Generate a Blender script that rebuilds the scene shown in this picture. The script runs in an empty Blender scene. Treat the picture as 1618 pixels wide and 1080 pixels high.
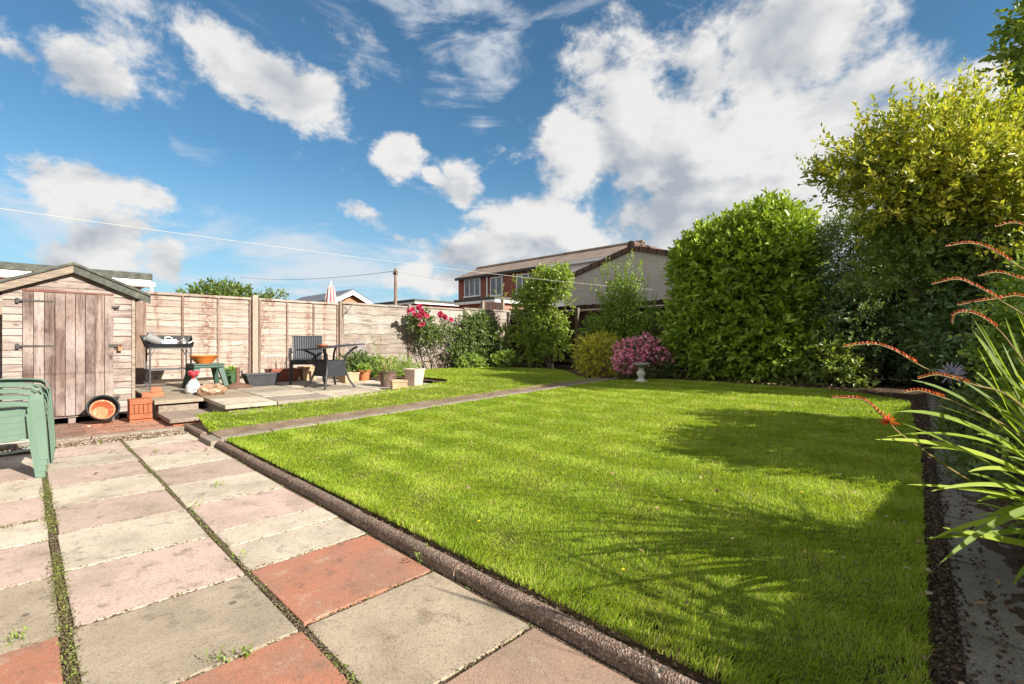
import bpy, math, random
import numpy as np
from mathutils import Vector, Matrix
random.seed(7)
RNG = np.random.default_rng(11)
scn = bpy.context.scene
COL = scn.collection
rad = math.radians
CAMZ = 1.05
# garden axes: y runs away from the house, x runs along the house; the camera looks between them
FW = np.array([-.7034, .7108, 0.]); RT = np.array([.7108, .7034, 0.]); UP = np.array([0, 0, 1.])
F0 = 760.0
def PD(px, py, Z):
    return (px-809)/F0*Z*RT + Z*FW + np.array([0, 0, CAMZ+(540-py)/F0*Z])
def ray(px, py):
    return (px-809)/F0*RT + FW + (540-py)/F0*UP
def PG(px, py, z):
    d = ray(px, py); t = (z-CAMZ)/d[2]; return np.array([0, 0, CAMZ])+d*t
def PX(px, py, x):
    d = ray(px, py); return np.array([0, 0, CAMZ])+d*(x/d[0])
def PY(px, py, y):
    d = ray(px, py); return np.array([0, 0, CAMZ])+d*(y/d[1])

# ---------------------------------------------------------------- ground heights
def gl(y):                       # the main lawn climbs gently from the paving to the back bed
    return np.clip(.03+.037*(np.asarray(y, float)-1.36), -.02, .335)
def gpatio(x):
    return .24+.02*(-6.9-np.asarray(x, float))
def gu(x, y):                    # the strip of lawn beside the patio, higher on the patio side
    x = np.asarray(x, float); y = np.asarray(y, float)
    hi = np.clip(.13+.055*(y-1.5), .1, .325)
    t = np.clip((-6.1-x)/.8, 0, 1); t = t*t*(3-2*t)
    return gl(y)*(1-t)+np.maximum(hi, gl(y))*t

# ---------------------------------------------------------------- materials
class NT:
    def __init__(s, name):
        s.m = bpy.data.materials.new(name); s.m.use_nodes = True
        s.t = s.m.node_tree; s.n = s.t.nodes; s.l = s.t.links
        s.n.clear(); s.out = s.n.new('ShaderNodeOutputMaterial')
        s.b = s.n.new('ShaderNodeBsdfPrincipled'); s.l.new(s.b.outputs[0], s.out.inputs[0])
        tc = s.n.new('ShaderNodeTexCoord'); s.obj = tc.outputs['Object']; s.gen = tc.outputs['Generated']
    def node(s, t, **k):
        n = s.n.new(t)
        for a, v in k.items(): setattr(n, a, v)
        return n
    def link(s, a, b): s.l.new(a, b)
    def setv(s, sock, v):
        if hasattr(v, 'is_linked') or hasattr(v, 'links'): s.l.new(v, sock)
        else: sock.default_value = v
    def mapv(s, vec, scale=(1, 1, 1), rot=(0, 0, 0), loc=(0, 0, 0)):
        n = s.node('ShaderNodeMapping'); s.link(vec, n.inputs[0])
        n.inputs['Scale'].default_value = scale; n.inputs['Rotation'].default_value = rot; n.inputs['Location'].default_value = loc
        return n.outputs[0]
    def noise(s, vec, scale, detail=5, rough=.6, dist=0):
        n = s.node('ShaderNodeTexNoise'); s.link(vec, n.inputs['Vector'])
        n.inputs['Scale'].default_value = scale; n.inputs['Detail'].default_value = detail
        n.inputs['Roughness'].default_value = rough; n.inputs['Distortion'].default_value = dist
        return n.outputs[0]
    def voro(s, vec, scale, feature='F1'):
        n = s.node('ShaderNodeTexVoronoi', feature=feature); s.link(vec, n.inputs['Vector'])
        n.inputs['Scale'].default_value = scale
        return n
    def ramp(s, fac, stops):
        n = s.node('ShaderNodeValToRGB'); s.link(fac, n.inputs[0])
        e = n.color_ramp.elements
        while len(e) > 1: e.remove(e[-1])
        e[0].position = stops[0][0]; e[0].color = c4(stops[0][1])
        for p, c in stops[1:]:
            q = e.new(p); q.color = c4(c)
        return n.outputs[0]
    def mix(s, fac, a, b, mode='MIX'):
        n = s.node('ShaderNodeMix', data_type='RGBA', blend_type=mode)
        s.setv(n.inputs[0], fac)
        for sock, v in ((n.inputs[6], a), (n.inputs[7], b)):
            if isinstance(v, (tuple, list)): sock.default_value = c4(v)
            else: s.link(v, sock)
        return n.outputs[2]
    def math(s, op, a, b=0.0, c=None):
        n = s.node('ShaderNodeMath', operation=op)
        s.setv(n.inputs[0], a); s.setv(n.inputs[1], b)
        if c is not None: s.setv(n.inputs[2], c)
        return n.outputs[0]
    def rng(s, v, a, b, c=0., d=1., smooth=False):
        n = s.node('ShaderNodeMapRange'); n.interpolation_type = 'SMOOTHSTEP' if smooth else 'LINEAR'
        s.setv(n.inputs[0], v)
        for i, q in zip((1, 2, 3, 4), (a, b, c, d)): s.setv(n.inputs[i], q)
        return n.outputs[0]
    def attr(s, name):
        n = s.node('ShaderNodeAttribute'); n.attribute_name = name; return n
    def bump(s, h, dist=.01, strength=1., chain=None):
        n = s.node('ShaderNodeBump'); s.link(h, n.inputs['Height'])
        n.inputs['Distance'].default_value = dist; n.inputs['Strength'].default_value = strength
        s.link(n.outputs[0], s.b.inputs['Normal']); return n
    def fin(s, color=None, rough=.8, spec=.3, metal=0.):
        if color is not None: s.setv(s.b.inputs['Base Color'], c4(color) if isinstance(color, (tuple, list)) else color)
        s.setv(s.b.inputs['Roughness'], rough); s.b.inputs['Specular IOR Level'].default_value = spec
        s.b.inputs['Metallic'].default_value = metal
        return s.m
def c4(c): return (c[0], c[1], c[2], 1.)
def dk(c, k): return tuple(v*k for v in c)

def m_plain(name, c, rough=.6, spec=.4, var=.25, scale=6, bump=.002, bscale=60, metal=0., dirt=.35):
    s = NT(name)
    a = s.noise(s.obj, scale, 6, .65)
    col = s.ramp(a, [(.3, dk(c, 1-var)), (.7, dk(c, 1+var*.6))])
    d = s.noise(s.obj, scale*2.7, 8, .7)
    col = s.mix(s.rng(d, .55, .8, 0, dirt), col, dk((.1, .085, .065), 1.) if sum(c) > .3 else dk((.09, .08, .07), 1.))
    if bump: s.bump(s.noise(s.obj, bscale, 4), bump)
    return s.fin(col, s.rng(d, .3, .7, rough-.1, min(1, rough+.1)), spec, metal)

def m_wood(name, cols, along=1, knots=True, grey=(.3, .28, .26), greyamt=.3, rough=.85, freq=1., stain=None):
    """weathered boards, the grain runs along the given axis, each board tinted by its own 'rnd'"""
    s = NT(name)
    sc = [9*freq]*3; sc[along] = .7*freq
    r = s.attr('rnd').outputs['Fac']
    off = s.node('ShaderNodeCombineXYZ')
    for i in range(3): s.link(s.math('MULTIPLY', r, 17.3+i*5), off.inputs[i])
    va = s.node('ShaderNodeVectorMath', operation='ADD'); s.link(s.obj, va.inputs[0]); s.link(off.outputs[0], va.inputs[1])
    v = va.outputs[0]
    g = s.noise(s.mapv(v, sc), 3.2, 7, .7, .6)
    base = s.ramp(r, [(0, cols[0]), (.5, cols[1]), (1, cols[2])])
    col = s.mix(s.rng(g, .40, .62, 0, .8), base, dk(cols[0], .5))
    w = s.noise(v, 1.7, 6, .65)
    col = s.mix(s.rng(w, .42, .62, 0, greyamt), col, grey)
    if stain:
        sm = [.25]*3; sm[along] = 2.2; ws = s.noise(s.mapv(s.obj, sm), stain[1], 4, .6); col = s.mix(s.math('MULTIPLY', s.rng(ws, .52, .62), s.rng(s.noise(v, 11, 5, .75), .42, .58, 0, stain[2])), col, stain[0])
    if knots:
        sc2 = [5.]*3; sc2[along] = 2.
        k = s.voro(s.mapv(v, sc2), 1.5).outputs['Distance']
        col = s.mix(s.rng(k, .04, .13, .8, 0), col, dk(cols[0], .3))
    fine = s.noise(s.mapv(v, [q*5 for q in sc]), 4, 3, .6)
    col = s.mix(s.rng(fine, .48, .68, 0, .5), col, dk(cols[0], .45))
    s.bump(s.math('ADD', g, s.math('MULTIPLY', fine, .5)), .004, .8)
    return s.fin(col, rough, .15)

def m_brick(name, axis, c1=(.33, .11, .06), c2=(.22, .07, .045), mortar=(.4, .36, .3), w=.215, h=.065, scale=1.):
    s = NT(name)
    sep = s.node('ShaderNodeSeparateXYZ'); s.link(s.obj, sep.inputs[0])
    cb = s.node('ShaderNodeCombineXYZ')
    s.link(sep.outputs[axis], cb.inputs[0]); s.link(sep.outputs[2], cb.inputs[1])
    b = s.node('ShaderNodeTexBrick'); s.link(cb.outputs[0], b.inputs['Vector'])
    b.inputs['Scale'].default_value = scale; b.inputs['Color1'].default_value = c4(c1); b.inputs['Color2'].default_value = c4(c2)
    b.inputs['Mortar'].default_value = c4(mortar); b.inputs['Mortar Size'].default_value = .006
    b.inputs['Brick Width'].default_value = w; b.inputs['Row Height'].default_value = h+.01
    n = s.noise(s.obj, 3, 6)
    col = s.mix(s.rng(n, .45, .8, 0, .45), b.outputs[0], dk(c2, .7))
    s.bump(b.outputs['Fac'], -.006)
    return s.fin(col, .9, .2)

def m_leaf(name, stops, tip=None, tipamt=.6, rough=.42, trans=.35, spec=.45, patch=None):
    s = NT(name)
    r = s.attr('rnd').outputs['Fac']
    col = s.ramp(r, stops)
    if tip:
        t = s.attr('tip').outputs['Fac']
        col = s.mix(s.rng(t, .55, 1., 0, tipamt), col, tip)
    if patch:
        n = s.noise(s.obj, patch[0], 3, .5)
        col = s.mix(s.rng(n, .45, .65, 0, patch[2]), col, patch[1])
    s.fin(col, rough, spec)
    tr = s.node('ShaderNodeBsdfTranslucent')
    tcol = s.mix(.45, col, (.5, .6, .05), 'MIX'); tcol = s.mix(1., tcol, (1.0, 1.0, .6), 'MULTIPLY')
    s.link(tcol, tr.inputs[0])
    ms = s.node('ShaderNodeMixShader'); ms.inputs[0].default_value = trans
    s.link(s.b.outputs[0], ms.inputs[1]); s.link(tr.outputs[0], ms.inputs[2]); s.link(ms.outputs[0], s.out.inputs[0])
    return s.m

# ---------------------------------------------------------------- objects
def tag(o, label=None, cat=None, group=None, kind=None):
    if label: o['label'] = label
    if cat: o['category'] = cat
    if group: o['group'] = group
    if kind: o['kind'] = kind
    return o
def thing(name, label, cat, loc=(0, 0, 0), rz=0, group=None):
    o = bpy.data.objects.new(name, None); COL.objects.link(o); o.empty_display_size = .2
    o.location = [float(v) for v in loc]; o.rotation_euler = (0, 0, rz)
    return tag(o, label, cat, group)
def wloc(o):
    v = Vector((0, 0, 0))
    while o is not None: v = v+o.location; o = o.parent
    return v
def kids(o): return [c for c in bpy.data.objects if c.parent is o]
def copy_tree(o, parent=None):
    c = o.copy(); COL.objects.link(c)
    if parent is not None: c.parent = parent
    for k in kids(o): copy_tree(k, c)
    return c
def set_attr(me, name, arr):
    a = me.attributes.new(name, 'FLOAT', 'POINT'); a.data.foreach_set('value', np.asarray(arr, np.float32))

class MB:
    def __init__(s): s.v = []; s.f = []; s.r = []; s.c = []
    def add(s, V, Fc, r=None, c=None):
        o = len(s.v); r = random.random() if r is None else r
        s.v += [tuple(float(q) for q in p) for p in V]; s.f += [tuple(i+o for i in f) for f in Fc]
        s.r += [r]*len(V); s.c += [c or (1, 1, 1)]*len(V)
    def hexa(s, P, r=None, c=None):   # 8 points: bottom four then top four
        s.add(P, [(3, 2, 1, 0), (4, 5, 6, 7), (0, 1, 5, 4), (1, 2, 6, 5), (2, 3, 7, 6), (3, 0, 4, 7)], r, c)
    def box(s, c, d, M=None, r=None, col=None, rz=0):
        x, y, z = [q/2 for q in d]
        P = [Vector(p) for p in ((-x, -y, -z), (x, -y, -z), (x, y, -z), (-x, y, -z), (-x, -y, z), (x, -y, z), (x, y, z), (-x, y, z))]
        if rz: M = Matrix.Rotation(rz, 3, 'Z')
        if M is not None: P = [M @ p for p in P]
        c = Vector([float(q) for q in c]); s.hexa([p+c for p in P], r, col)
    def bx(s, x0, x1, y0, y1, z0, z1, r=None, c=None):
        s.box(((x0+x1)/2, (y0+y1)/2, (z0+z1)/2), (x1-x0, y1-y0, z1-z0), None, r, c)
    def bar(s, a, b, w, h, r=None, up=(0, 0, 1)):
        a = Vector([float(q) for q in a]); b = Vector([float(q) for q in b]); d = b-a; L = d.length; d.normalize()
        u = Vector(up)
        if abs(d.dot(u)) > .99: u = Vector((0, 1, 0))
        sd = d.cross(u).normalized(); u = sd.cross(d)
        M = Matrix((d, sd, u)).transposed()
        s.box((a+b)/2, (L, w, h), M, r)
    def tube(s, pts, rr, n=8, r=None, caps=True, c=None):
        pts = [Vector([float(q) for q in p]) for p in pts]; k = len(pts)
        if not hasattr(rr, '__len__'): rr = [rr]*k
        V = []; F = []; prev = None
        for i, p in enumerate(pts):
            d = (pts[min(i+1, k-1)]-pts[max(i-1, 0)]).normalized()
            if prev is None:
                a = d.orthogonal().normalized()
            else:
                a = (prev-d*prev.dot(d)); a = a.normalized() if a.length > 1e-6 else d.orthogonal().normalized()
            prev = a; b = d.cross(a)
            for j in range(n):
                t = 2*math.pi*j/n; V.append(p+(a*math.cos(t)+b*math.sin(t))*rr[i])
        for i in range(k-1):
            for j in range(n):
                j2 = (j+1) % n; F.append((i*n+j, i*n+j2, (i+1)*n+j2, (i+1)*n+j))
        if caps: F.append(tuple(range(n-1, -1, -1))); F.append(tuple((k-1)*n+j for j in range(n)))
        s.add(V, F, r, c)
    def lathe(s, prof, c=(0, 0, 0), n=28, M=None, r=None, col=None, sq=0):
        V = []; F = []; k = len(prof); c = Vector([float(q) for q in c])
        for (R, z) in prof:
            for j in range(n):
                t = 2*math.pi*j/n
                x, y = math.cos(t), math.sin(t)
                p = Vector((R*x, R*y, z))
                if M is not None: p = M @ p
                V.append(p+c)
        for i in range(k-1):
            for j in range(n):
                j2 = (j+1) % n; F.append((i*n+j, i*n+j2, (i+1)*n+j2, (i+1)*n+j))
        F.append(tuple(range(n-1, -1, -1))); F.append(tuple((k-1)*n+j for j in range(n)))
        s.add(V, F, r, col)
    def ribbon(s, pts, w, th, wd, r=None):
        """flat strip following pts, its width along wd, a thickness th"""
        pts = [Vector([float(q) for q in p]) for p in pts]; k = len(pts); wd = Vector(wd).normalized()
        if not hasattr(w, '__len__'): w = [w]*k
        V = []; F = []
        for i, p in enumerate(pts):
            d = (pts[min(i+1, k-1)]-pts[max(i-1, 0)]).normalized(); nn = d.cross(wd).normalized()
            for a, b in ((-1, -1), (1, -1), (1, 1), (-1, 1)): V.append(p+wd*(a*w[i]/2)+nn*(b*th/2))
        for i in range(k-1):
            for j in range(4):
                j2 = (j+1) % 4; F.append((i*4+j, i*4+j2, (i+1)*4+j2, (i+1)*4+j))
        F.append((3, 2, 1, 0)); F.append(tuple((k-1)*4+j for j in range(4)))
        s.add(V, F, r)
    def frus(s, c, b, t, z0, z1, rz=0, wall=.015, r=None, depth=None):
        """open planter: tapered box with rim, b and t the (x, y) sizes at bottom and top"""
        M = Matrix.Rotation(rz, 3, 'Z'); c = Vector([float(q) for q in c])
        def ring(sx, sy, z): return [M @ Vector((a*sx/2, d*sy/2, z))+c for a, d in ((-1, -1), (1, -1), (1, 1), (-1, 1))]
        dz = z0+(z1-z0)*.6 if depth is None else depth
        k = (dz-z0)/(z1-z0); ix, iy = b[0]+(t[0]-b[0])*k-2*wall, b[1]+(t[1]-b[1])*k-2*wall
        R = [ring(*b, z0), ring(t[0], t[1], z1-.03), ring(t[0]+.02, t[1]+.02, z1-.028), ring(t[0]+.02, t[1]+.02, z1), ring(t[0]-2*wall, t[1]-2*wall, z1), ring(ix, iy, dz)]
        V = sum(R, []); F = [(3, 2, 1, 0)]
        for i in range(5):
            for j in range(4): F.append((i*4+j, i*4+(j+1) % 4, (i+1)*4+(j+1) % 4, (i+1)*4+j))
        F.append((20, 21, 22, 23)); s.add(V, F, r)
    def prism(s, poly, z0, z1, r=None, c=None):
        n = len(poly); V = [(p[0], p[1], z0) for p in poly]+[(p[0], p[1], z1) for p in poly]
        F = [tuple(range(n-1, -1, -1)), tuple(range(n, 2*n))]+[(i, (i+1) % n, n+(i+1) % n, n+i) for i in range(n)]
        s.add(V, F, r, c)
    def build(s, name, m, parent=None, bevel=0, smooth=False, world=False, seg=2):
        me = bpy.data.meshes.new(name)
        off = wloc(parent) if (world and parent is not None) else Vector((0, 0, 0))
        V = [(v[0]-off.x, v[1]-off.y, v[2]-off.z) for v in s.v]
        me.from_pydata(V, [], s.f); set_attr(me, 'rnd', s.r)
        a = me.attributes.new('col', 'FLOAT_COLOR', 'POINT')
        a.data.foreach_set('color', np.array([(q[0], q[1], q[2], 1.) for q in s.c], np.float32).ravel())
        me.materials.append(m)
        if smooth:
            me.polygons.foreach_set('use_smooth', [True]*len(me.polygons))
        o = bpy.data.objects.new(name, me); COL.objects.link(o)
        if parent is not None: o.parent = parent
        if bevel:
            b = o.modifiers.new('bevel', 'BEVEL'); b.width = bevel; b.segments = seg; b.limit_method = 'ANGLE'; b.angle_limit = rad(40)
        if smooth:
            try:
                me.set_sharp_from_angle(angle=rad(38))
            except Exception: pass
        return o

def raw_mesh(name, V, faces, nper, m, parent=None, attrs=None, off=None, smooth=False):
    """fast mesh: V (n,3), faces (k,nper) int"""
    me = bpy.data.meshes.new(name)
    V = np.asarray(V, np.float32)
    if off is not None: V = V-np.asarray(off, np.float32)
    faces = np.asarray(faces, np.int32)
    me.vertices.add(len(V)); me.vertices.foreach_set('co', V.ravel())
    me.loops.add(faces.size); me.loops.foreach_set('vertex_index', faces.ravel())
    me.polygons.add(len(faces)); me.polygons.foreach_set('loop_start', np.arange(0, faces.size, nper, dtype=np.int32))
    for k, a in (attrs or {}).items(): set_attr(me, k, a)
    me.update(calc_edges=True); me.materials.append(m)
    if smooth: me.polygons.foreach_set('use_smooth', np.ones(len(faces), bool))
    o = bpy.data.objects.new(name, me); COL.objects.link(o)
    if parent is not None: o.parent = parent
    return o

# ---------------------------------------------------------------- foliage
def nrm(a): return a/np.maximum(np.linalg.norm(a, axis=-1, keepdims=True), 1e-9)
def leaf_arrays(P, D, N, L, W, fold=.25, droop=.12):
    D = nrm(D); S = nrm(np.cross(D, N)); N = np.cross(S, D)
    L = L[:, None]; W = W[:, None]
    B = P; T = P+D*L-N*droop*L
    r1 = P+D*L*.32+N*fold*W*.5; r2 = P+D*L*.7+N*(fold*W*.4-droop*L*.4)
    V = np.stack([B, r1+S*W*.5, r2+S*W*.4, T, r2-S*W*.4, r1-S*W*.5], 1).reshape(-1, 3)
    i = np.arange(len(P))[:, None]*6
    Fq = np.concatenate([i+np.array([[0, 1, 2, 3]]), i+np.array([[3, 4, 5, 0]])], 0)
    return V, Fq
def wob(d, seed, f=2.5):
    g = np.random.default_rng(seed); out = np.zeros(len(d))
    for k in range(5):
        w = g.normal(size=3)*f*(1+.5*k); out += np.sin(d@w+g.uniform(0, 6.28))/(1+.6*k)
    return out/2.2
class Leaves:
    def __init__(s): s.P = []; s.D = []; s.N = []; s.L = []; s.W = []; s.r = []; s.t = []
    def put(s, P, D, N, L, W, r, t):
        for a, b in zip((s.P, s.D, s.N, s.L, s.W, s.r, s.t), (P, D, N, L, W, r, t)): a.append(b)
    def twigs(s, T, TD, lpt, L, W, tl, rng, spread=.85, up=.35, rj=.35, rbase=None, curl=.0):
        """leaves spiralling along short twigs starting at T in direction TD"""
        n = len(T); TD = nrm(TD)
        a = nrm(np.cross(TD, rng.normal(size=(n, 3)))); b = np.cross(TD, a)
        tv = rng.random(n) if rbase is None else rbase
        for k in range(lpt):
            f = (k+.5)/lpt; ang = 2.4*k+rng.uniform(0, .6, n)
            side = a*np.cos(ang)[:, None]+b*np.sin(ang)[:, None]
            sp = spread*(1.05-.55*f)
            D = TD*(1-.5*sp)+side*sp+UP*up*.3+rng.normal(size=(n, 3))*.15
            P = T+TD*(tl*f)[:, None] if hasattr(tl, '__len__') else T+TD*tl*f
            N = UP*up+TD*.7+rng.normal(size=(n, 3))*.35
            sz = (1-.35*abs(f-.45))*rng.uniform(.5, 1.3, n)
            s.put(P, D, N, L*sz, W*sz*rng.uniform(.85, 1.15, n), np.clip(tv*(1-rj)+rng.random(n)*rj, 0, 1), np.full(n, f))
    def blob(s, c, R, n, lpt, L, W, tl, seed, shell=.5, nz=.22, up=.35, lift=.25, zmin=None, bias=0., **k):
        rng = np.random.default_rng(seed); c = np.asarray(c, float); R = np.asarray(R, float)
        d = nrm(rng.normal(size=(n, 3))+np.array([0, 0, bias]))
        f = shell+(1-shell)*rng.random(n)**.55
        rr = f*(1+nz*wob(d, seed)+.07*rng.normal(size=n))
        T = c+d*R*rr[:, None]
        if zmin is not None:
            m = T[:, 2] > zmin; T = T[m]; d = d[m]
        TD = d+UP*lift+rng.normal(size=d.shape)*.45
        s.twigs(T, TD, lpt, L, W, tl, rng, up=up, **k)
    def build(s, name, m, parent, fold=.25, droop=.12):
        P, D, N = [np.concatenate(q) for q in (s.P, s.D, s.N)]
        L, W, r, t = [np.concatenate(q) for q in (s.L, s.W, s.r, s.t)]
        V, Fq = leaf_arrays(P, D, N, L, W, fold, droop)
        return raw_mesh(name, V, Fq, 4, m, parent, {'rnd': np.repeat(r, 6), 'tip': np.repeat(t, 6)}, wloc(parent) if parent is not None else None)
def branches(name, base, tips, m, parent, r0=.05, r1=.008, seed=0, fork=.35, multi=1):
    g = random.Random(seed); mb = MB(); base = Vector([float(q) for q in base])
    for k, t in enumerate(tips):
        t = Vector([float(q) for q in t])
        b = base+Vector((g.uniform(-1, 1), g.uniform(-1, 1), 0))*r0*2*multi
        mid = b.lerp(t, fork)+Vector((g.uniform(-.08, .08), g.uniform(-.08, .08), .12*(t.z-b.z)))*1.
        m2 = mid.lerp(t, .55)+Vector((g.uniform(-.06, .06), g.uniform(-.06, .06), g.uniform(0, .1)))
        mb.tube([b, b.lerp(mid, .5)+Vector((g.uniform(-.03, .03), g.uniform(-.03, .03), 0)), mid, m2, t], [r0, r0*.85, r0*.6, r0*.35, r1], 6)
    return mb.build(name, m, parent, smooth=True, world=True)
# ================================================================ camera, sun, sky
cam = bpy.data.cameras.new('camera'); cam.sensor_width = 36; cam.lens = 36*F0/1618; cam.clip_start = .05; cam.clip_end = 3000
camo = bpy.data.objects.new('camera', cam); COL.objects.link(camo)
camo.location = (0, 0, CAMZ); camo.rotation_euler = (rad(90), 0, math.asin(.7034)); scn.camera = camo
SUN_EL, SUN_AZ = 30., 79.          # azimuth measured from +y towards +x
SD = Vector((math.cos(rad(SUN_EL))*math.sin(rad(SUN_AZ)), math.cos(rad(SUN_EL))*math.cos(rad(SUN_AZ)), math.sin(rad(SUN_EL))))
sl = bpy.data.lights.new('sun', 'SUN'); sl.energy = 5.0; sl.angle = rad(.55); sl.color = (1, .93, .82)
slo = bpy.data.objects.new('sun', sl); COL.objects.link(slo); slo.rotation_euler = (-SD).to_track_quat('-Z', 'Y').to_euler(); slo.location = (8, 6, 12)
scn.view_settings.view_transform = 'Standard'; scn.view_settings.look = 'None'; scn.view_settings.exposure = 1.25; scn.view_settings.gamma = 1
scn.cycles.max_bounces = 8; scn.cycles.transparent_max_bounces = 8; scn.cycles.sample_clamp_indirect = 6

w = bpy.data.worlds.new('World'); scn.world = w; w.use_nodes = True
wt = w.node_tree; wn = wt.nodes; wl = wt.links; wn.clear()
def N(t, **k):
    n = wn.new(t)
    for a, b in k.items(): setattr(n, a, b)
    return n
def put(sock, v):
    if hasattr(v, 'links'): wl.new(v, sock)
    else: sock.default_value = v
def mth(op, a, b=0., c=None):
    n = N('ShaderNodeMath', operation=op); put(n.inputs[0], a); put(n.inputs[1], b)
    if c is not None: put(n.inputs[2], c)
    return n.outputs[0]
def mrg(v, a, b, c, d, smooth=False):
    n = N('ShaderNodeMapRange'); n.interpolation_type = 'SMOOTHSTEP' if smooth else 'LINEAR'
    for i, q in enumerate((v, a, b, c, d)): put(n.inputs[i], q)
    return n.outputs[0]
def vmt(op, a, b=None):
    n = N('ShaderNodeVectorMath', operation=op); put(n.inputs[0], a)
    if b is not None: put(n.inputs[1], b)
    return n.outputs[1] if op in ('DOT_PRODUCT', 'LENGTH') else n.outputs[0]
def wmix(f, a, b, mode='MIX'):
    n = N('ShaderNodeMix', data_type='RGBA', blend_type=mode); put(n.inputs[0], f)
    for s_, v in ((n.inputs[6], a), (n.inputs[7], b)):
        if isinstance(v, tuple): s_.default_value = c4(v)
        else: wl.new(v, s_)
    return n.outputs[2]
SKYK = .12
sky = N('ShaderNodeTexSky'); sky.sky_type = 'NISHITA'; sky.sun_disc = False
sky.sun_elevation = rad(SUN_EL); sky.sun_rotation = rad(SUN_AZ); sky.air_density = 1.0; sky.dust_density = .4; sky.ozone_density = 2.2
tcw = N('ShaderNodeTexCoord'); dirv = tcw.outputs['Generated']
sep = N('ShaderNodeSeparateXYZ'); wl.new(dirv, sep.inputs[0])
# azimuth from the garden's diagonal, elevation
fr = vmt('DOT_PRODUCT', dirv, tuple(RT)); ff = vmt('DOT_PRODUCT', dirv, tuple(FW))
az = mth('ARCTAN2', fr, ff); el = mth('ARCSINE', sep.outputs[2])
def wnoise(vec, scale, detail=7, rough=.58, sc=(1, 1, 1), loc=(0, 0, 0), dist=0.):
    m = N('ShaderNodeMapping'); wl.new(vec, m.inputs[0]); m.inputs['Scale'].default_value = sc; m.inputs['Location'].default_value = loc
    n = N('ShaderNodeTexNoise'); wl.new(m.outputs[0], n.inputs['Vector']); n.inputs['Scale'].default_value = scale
    n.inputs['Detail'].default_value = detail; n.inputs['Roughness'].default_value = rough; n.inputs['Distortion'].default_value = dist
    return n.outputs[0], n.outputs[1]
wfac, wcol = wnoise(dirv, 4.2, 6, .6)
warp = N('ShaderNodeVectorMath', operation='MULTIPLY_ADD'); wl.new(wcol, warp.inputs[0]); warp.inputs[1].default_value = (.17, .14, 0)
cb = N('ShaderNodeCombineXYZ'); wl.new(mth('SUBTRACT', az, .085), cb.inputs[0]); wl.new(mth('SUBTRACT', el, .07), cb.inputs[1]); wl.new(cb.outputs[0], warp.inputs[2])
ae = warp.outputs[0]
def lobes(L):
    acc = None
    for (px, py, rx, ry, rot, wgt) in L:
        a = math.atan((px-809)/F0); e = math.atan((540-py)/F0*math.cos(a)); k = math.cos(a)
        sx, sy = rx/F0*k*k, ry/F0*k
        m = N('ShaderNodeMapping', vector_type='TEXTURE'); wl.new(ae, m.inputs[0])
        m.inputs['Location'].default_value = (a, e, 0); m.inputs['Rotation'].default_value = (0, 0, -rad(rot)); m.inputs['Scale'].default_value = (sx, sy, 1)
        v = mrg(vmt('LENGTH', m.outputs[0]), 0, 1.35, wgt, 0)
        acc = v if acc is None else mth('MAXIMUM', acc, v)
    return acc
heavy = lobes([  # heaped cloud: centre, radii, tilt (image sense), weight
    (425, 122, 125, 48, 20, 1), (340, 80, 70, 28, 35, .7), (115, 135, 85, 40, 25, .75), (30, 92, 55, 18, 15, .6),
    (155, 312, 150, 42, 4, 1), (235, 330, 70, 32, 0, .9), (190, 380, 90, 42, -25, 1), (130, 412, 110, 36, 0, .95), (268, 412, 38, 36, 0, .95),
    (628, 256, 40, 36, 0, .95), (738, 300, 42, 36, 20, .95), (690, 285, 40, 16, 20, .6), (575, 352, 60, 20, 10, .6),
    (1010, 230, 190, 130, 0, 1.1), (1110, 120, 110, 95, -40, 1), (1230, 60, 180, 110, -35, 1.1), (1060, 340, 330, 110, 0, 1.15), (1250, 240, 250, 100, -12, 1.1),
    (1480, 180, 190, 48, -24, 1.05), (880, 200, 70, 50, -20, .8), (860, 350, 150, 65, 5, 1), (760, 395, 130, 45, 0, .95), (720, 440, 110, 35, 0, .9), (640, 375, 90, 22, 5, .6),
    (1450, 330, 300, 120, 0, 1), (940, 110, 60, 35, -30, .6), (1750, 330, 260, 150, 0, .9)])
# unseen cloud bank added behind and above the view, slightly brighter, as fill light
back = mrg(mth('ABSOLUTE', az), 1.0, 1.6, 0, 1.15, True)
up_ = mrg(el, .95, 1.25, 0, .8, True)
heavy = mth('MAXIMUM', heavy, mth('MAXIMUM', back, up_))
veil = lobes([(560, 50, 170, 42, 28, .8), (780, 100, 50, 75, -55, 1), (800, 30, 130, 60, 10, .8), (200, 15, 110, 40, 10, .75), (750, 200, 60, 50, 50, .6), (270, 218, 50, 20, 30, .6),
    (420, 385, 560, 55, 0, .8), (560, 435, 420, 36, 0, .95), (420, 470, 460, 24, 0, .9), (270, 215, 90, 26, 22, .5), (900, 60, 160, 60, -20, .6), (620, 310, 130, 40, 10, .55), (400, 20, 260, 40, 12, .6), (660, 60, 120, 60, 30, .7), (1340, 100, 110, 60, -20, .5), (330, 345, 70, 40, 0, .75), (1030, 90, 130, 70, -30, .5)])
pv = vmt('MULTIPLY', dirv, (1, 1, 1.5))
f1, c1 = wnoise(pv, 4.2, 11, .64, dist=.2)
f3, c3 = wnoise(pv, 1.9, 5, .55, loc=(3, 1, 2))
f4, c4n = wnoise(dirv, 3.0, 9, .62, sc=(1, 1, 3.6), loc=(5, 2, 0), dist=.7)
n1 = mth('SUBTRACT', f1, .5)
covh = mth('ADD', heavy, mth('MULTIPLY', n1, 2.5))
ah = mrg(covh, .22, .58, 0, .97, True)
covv = mth('ADD', veil, mth('MULTIPLY', mth('SUBTRACT', f4, .5), 3.2))
av = mrg(covv, .30, 1.1, 0, .85, True)
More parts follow.
